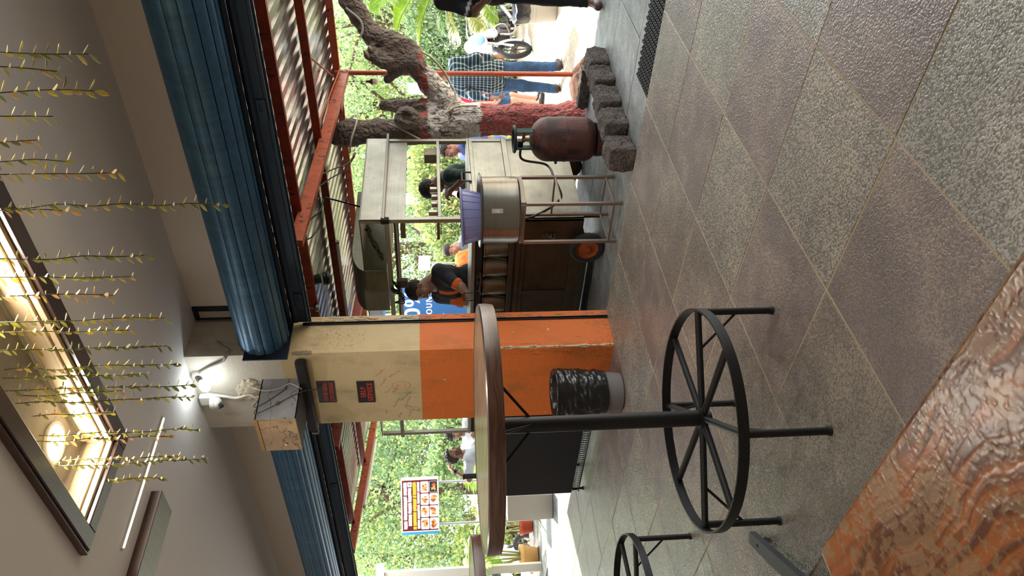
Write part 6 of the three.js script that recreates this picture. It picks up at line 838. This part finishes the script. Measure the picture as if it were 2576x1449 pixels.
const skinA = [0.3, 0.155, 0.095], skinB = [0.16, 0.075, 0.045], skinC = [0.36, 0.2, 0.13], grnd = (px, py, d, y) => { const p = onDepth(px, py, d); p.y = y; return p; };
const denim = cloth('#ffffff', { map: tex(256, 256, (u, v) => { const n = fbm(u * 12, v * 12, 12, 12, 4, 881), t = noise2(u * 128, v * 128, 128, 128, 883); return [0.19, 0.31, 0.45].map((c) => c * (0.7 + 0.5 * n) * (0.85 + 0.3 * t)); }) });
{ // cart worker
  const p = grnd(1150, 698, 7.9, OUT), yw = toCamYaw(p) - 0.85;
  person({ pos: p, yaw: yw, height: 1.82, skin: skinA, label: 'young man in black polo with orange panels working behind the cart', lean: 0.2, headYaw: -0.35, headPitch: 0.4, left: onDepth(1200, 768, 7.45), right: onDepth(1222, 775, 7.75), curl: 0.35, sleeve: 0.8, palm: { '-1': [0, -1, 0.2], 1: [0, -1, 0] },
    shirt: cloth('#ffffff', { vertexColors: true }), shirtLabel: 'black polo with orange side panels and placket', shirtTint: (q, v, arm) => { const or = [0.72, 0.14, 0.02], bk = [0.018, 0.018, 0.024]; if (Math.abs(q.x) < 0.02 && q.z > 0.04 && q.y > 1.22 && q.y < 1.4) return or; for (const s of [-1, 1]) { const a = arm[s], c = a.s.clone().lerp(a.e, 0.8), d = a.e.clone().sub(a.s).normalize(); if (v.distanceTo(c) < 0.1 && v.clone().sub(c).dot(d) > -0.012 && Math.abs(q.x) > 0.13) return or; } if (q.x < -0.085 - 0.06 * (q.y - 1.1) && q.y < 1.3 && q.x > -0.21) return or; if (q.x > 0.13 && q.x < 0.2 && q.y < 1.0) return or; if (q.z > 0.05 && Math.hypot(q.x - 0.065, (q.y - 1.24) * 0.9) < 0.028 && noise3(q.x * 90, q.y * 90, 1) > 0.45) return [0.55, 0.16, 0.06]; return bk; }, trousers: cloth('#26282e') });
}
{ // customer in dark green
  const p = grnd(1200, 418, 8.1, OUT - 0.03), yw = toCamYaw(p) - 1.35;
  person({ pos: p, yaw: yw, height: 1.72, skin: skinB, label: 'man in dark green t-shirt leaning over the cart and eating', lean: 0.34, headPitch: 0.42, left: onDepth(1136, 478, 7.8), curl: 0.8, sleeve: 0.85, shirt: cloth('#16302c'), shirtLabel: 'dark green t-shirt', trousers: cloth('#2b2b30') });
}
{ const p = grnd(1200, 500, 8.9, ROAD); person({ pos: p, yaw: toCamYaw(p) + PI - 0.3, height: 1.7, skin: skinA, fine: 1.25, label: 'person in grey-purple shirt bending away beyond the cart', lean: 0.6, headPitch: 0.7, sleeve: 0.8, shirt: cloth('#6d5f6e'), trousers: cloth('#33363d') }); }
{ const p = grnd(1200, 375, 9.3, ROAD); person({ pos: p, yaw: toCamYaw(p) - 1.1, height: 1.63, skin: [0.42, 0.2, 0.14], fine: 1.25, label: 'man in blue shirt standing behind the man in green', headPitch: 0.2, sleeve: 0.9, shirt: cloth('#5566a8'), trousers: cloth('#3a3f4a') }); }
{ // man in checked shirt, seen from behind
  const checks = tex(512, 512, (u, v) => { const a = Math.abs(((u * 26) % 1) - 0.5) * 2, b = Math.abs(((v * 26) % 1) - 0.5) * 2, w = sstep(0.72, 0.86, a) + sstep(0.72, 0.86, b), k = sstep(0.3, 0.5, a) * 0.5 + sstep(0.3, 0.5, b) * 0.5; return [mix(0.04, 0.12, k), mix(0.13, 0.24, k), mix(0.2, 0.32, k)].map((c, i) => mix(c, [0.78, 0.8, 0.76][i], clamp(w * 0.62))); });
  const p = onY(1412, 195, ROAD), yw = toCamYaw(p) + PI - 0.25;
  person({ pos: p, yaw: yw, height: 1.74, skin: skinA, label: 'man in dark checked shirt and blue jeans seen from behind by the pole', spread: 0.05, stride: 0.03, headYaw: 0.4, left: onDepth(1245, 246, 9.7), sleeve: 1.75, hem: 0.72, shirt: cloth('#ffffff', { map: again(checks, 1, 0.8) }), shirtLabel: 'teal and white checked shirt', trousers: denim, trousersLabel: 'faded blue jeans', trouserEnd: 0.07, shoes: mat('#3b2a22', 0.6) });
}
{ const p = grnd(1340, 252, 11.6, ROAD); person({ pos: p, yaw: toCamYaw(p) + 1.2, height: 1.6, skin: [0.5, 0.26, 0.18], fine: 1.3, label: 'person in red top and denim shorts behind the forked trunk', lean: 0.2, sleeve: 0.8, shirt: cloth('#b02238'), trousers: denim, trouserEnd: 0.55, hair: 'curly' }); }
{ const p = grnd(1250, 612, 11, ROAD); person({ pos: p, yaw: toCamYaw(p) - 0.9, height: 1.6, skin: [0.4, 0.22, 0.14], fine: 1.25, label: 'man in blue-grey shirt standing before the flowering hedge', headPitch: 0.4, lean: 0.15, sleeve: 1.6, shirt: cloth('#75808c'), trousers: cloth('#4a525e') }); }
{ const p = grnd(1250, 658, 9.8, ROAD); person({ pos: p, yaw: toCamYaw(p) + PI + 0.5, height: 1.75, skin: [0.45, 0.25, 0.17], fine: 1.25, label: 'person in bright orange shirt and pale cap bending beyond the cart', lean: 0.5, headPitch: 0.5, sleeve: 0.9, shirt: cloth('#e8762a'), trousers: cloth('#5a5048'), hairColor: [0.75, 0.7, 0.66], hairLabel: 'pale cap' }); }
{ const p = grnd(1250, 780, 9.2, ROAD); person({ pos: p, yaw: toCamYaw(p) + 0.9, height: 1.5, skin: [0.42, 0.22, 0.15], fine: 1.25, label: 'person in mauve shirt standing between the blue board and the pillar', headPitch: 0.5, lean: 0.25, sleeve: 1.5, shirt: cloth('#8d5f7c'), trousers: cloth('#444048') }); }
{ // man at the right edge: arm and shoe in view
  const p = onY(1512, -46, OUT); p.y = OUT;
  person({ pos: p, yaw: toCamYaw(p) - 0.1, height: 1.72, skin: skinB, label: 'man in black polo with white cuff stripe standing by the mat', right: onDepth(1218, 4, 6.35), spread: 0.06, sleeve: 0.82, palm: { '-1': [0, 0, -1] }, shirt: cloth('#ffffff', { vertexColors: true }), shirtTint: (q, v, arm) => { const a = arm[-1], d = a.e.clone().sub(a.s).normalize(), t = v.clone().sub(a.s).dot(d) / a.e.distanceTo(a.s); return Math.abs(t - 0.8) < 0.035 && Math.abs(q.x) > 0.13 ? [0.5, 0.5, 0.55] : [0.014, 0.014, 0.022]; }, trousers: cloth('#16181f'), shoes: mat('#4a3230', 0.5) });
}
{ const p = grnd(1250, 1082, 11.2, ROAD); person({ pos: p, yaw: toCamYaw(p) - 0.35, height: 1.6, skin: skinC, beard: true, hair: 'curly', label: 'bearded man in white shirt beside the pillar edge beyond the black counter', headPitch: 0.3, headYaw: -0.3, lean: 0.12, right: onDepth(1192, 1092, 10.8), left: onDepth(1200, 1060, 10.8), curl: 0.7, sleeve: 0.9, shirt: cloth('#dfe6ee'), trousers: cloth('#4d5560') }); }
{ const p = grnd(1250, 1140, 10.4, ROAD); person({ pos: p, yaw: toCamYaw(p) + 1.15, height: 1.62, skin: skinC, beard: true, hair: 'curly', label: 'bearded man in pale grey t-shirt looking up beyond the black counter', headPitch: -0.28, left: onDepth(1192, 1095, 10.2), right: onDepth(1142, 1184, 10.1), curl: 0.8, sleeve: 0.85, shirt: cloth('#c3ccd4'), trousers: cloth('#4d5560'), extra: [(g, { arm, S, put }) => { const a = arm[-1], w = a.w.clone().lerp(a.e, 0.12); put('watch', alignY(new THREE.CylinderGeometry(0.035, 0.035, 0.035, 16, 1, true), w.clone().addScaledVector(a.w.clone().sub(a.e).normalize(), -0.015), w.clone().addScaledVector(a.w.clone().sub(a.e).normalize(), 0.015)), black, 'dark wrist watch'); }] }); }
// ---------- hanging vines ----------
{
  const r = mulberry(909), lg = new THREE.BufferGeometry(), l = 1, w = 0.2;
  lg.setAttribute('position', new THREE.Float32BufferAttribute([0, 0, 0, w * 0.8, 0.3, 0.06, w, 0.55, 0.07, w * 0.5, 0.85, 0.04, 0, 1, 0, -w * 0.5, 0.85, 0.04, -w, 0.55, 0.07, -w * 0.8, 0.3, 0.06, 0, 0.5, -0.02], 3)); lg.setIndex([0, 1, 8, 1, 2, 8, 2, 3, 8, 3, 4, 8, 4, 5, 8, 5, 6, 8, 6, 7, 8, 7, 0, 8]); lg.computeVertexNormals();
  const leafC = [[0.36, 0.34, 0.05], [0.52, 0.42, 0.06], [0.22, 0.23, 0.05], [0.5, 0.3, 0.1], [0.16, 0.17, 0.04]].map((c) => pmat(new THREE.Color(...c), 0.55, 0, { transmission: 0.3, thickness: 0 })), stemM = mat('#4c4426', 0.8);
  // pixel of each tip; top hangs from the tray panel
  const tips = [[220, 133, 1], [143, 175, 0], [238, 231, 1], [130, 291, 0], [95, 357, 3], [168, 405, 0], [293, 437, 3], [556, 515, 2], [175, 530, 3], [362, 645, 2], [330, 695, 0], [285, 738, 3], [412, 800, 0], [325, 828, 1], [418, 870, 2], [445, 917, 0], [370, 940, 2], [485, 968, 2], [310, 985, 0], [480, 1000, 2], [285, 1040, 3], [500, 1080, 0], [425, 1097, 3], [448, 1147, 1], [520, 1156, 2], [412, 1200, 1]];
  const order = tips.map((t, i) => i).sort((a, b) => tips[b][1] - tips[a][1]), ordinal = ['first', 'second', 'third', 'fourth', 'fifth', 'sixth', 'seventh', 'eighth', 'ninth', 'tenth', 'eleventh', 'twelfth', 'thirteenth', 'fourteenth', 'fifteenth', 'sixteenth', 'seventeenth', 'eighteenth', 'nineteenth', 'twentieth', 'twenty-first', 'twenty-second', 'twenty-third', 'twenty-fourth', 'twenty-fifth', 'twenty-sixth'];
  tips.forEach(([x, y, c], i) => {
    const z = -2.49 + ((i * 7) % 5 - 2) * 0.018, tip = onZ(x, y, z), top = TR.top - 0.012, len = top - tip.y; if (len < 0.05) return;
    const g = thing('hanging_vine', i === 7 ? 'longest artificial vine hanging over the blue shutter' : ordinal[order.indexOf(i)] + ' hanging artificial vine counted from the closed end of the ceiling tray', 'vine', V(tip.x, top, z), 'artificial vines hanging from the ceiling tray');
    const pts = []; const n = Math.max(4, Math.round(len / 0.12)); for (let k = 0; k <= n; k++) pts.push(V((r() - 0.5) * 0.014 * (k > 0 ? 1 : 0), -len * k / n, (r() - 0.5) * 0.014 * (k > 0 ? 1 : 0))); const cv = new THREE.CatmullRomCurve3(pts);
    part(g, 'stem', new THREE.TubeGeometry(cv, n * 3, 0.0022, 5), stemM);
    const m = Math.round(len / 0.02); for (let k = 1; k <= m; k++) { const t = clamp((k + 0.4 * (r() - 0.5)) / m, 0, 1), p = cv.getPoint(t), a = (k % 2 ? 0 : PI) + r() * 1.2 + YAW, o = part(g, 'leaf', lg, leafC[r() < 0.55 ? [0, 1, 2, 3][c] : Math.floor(r() * 5)]); const s = 0.036 + 0.018 * r(); o.scale.set(s, s, s); o.position.copy(p); o.rotation.set(0, a, 0); o.rotateX(PI - 0.75 - 0.5 * r()); }
  });
}
renderer.render(scene, camera);
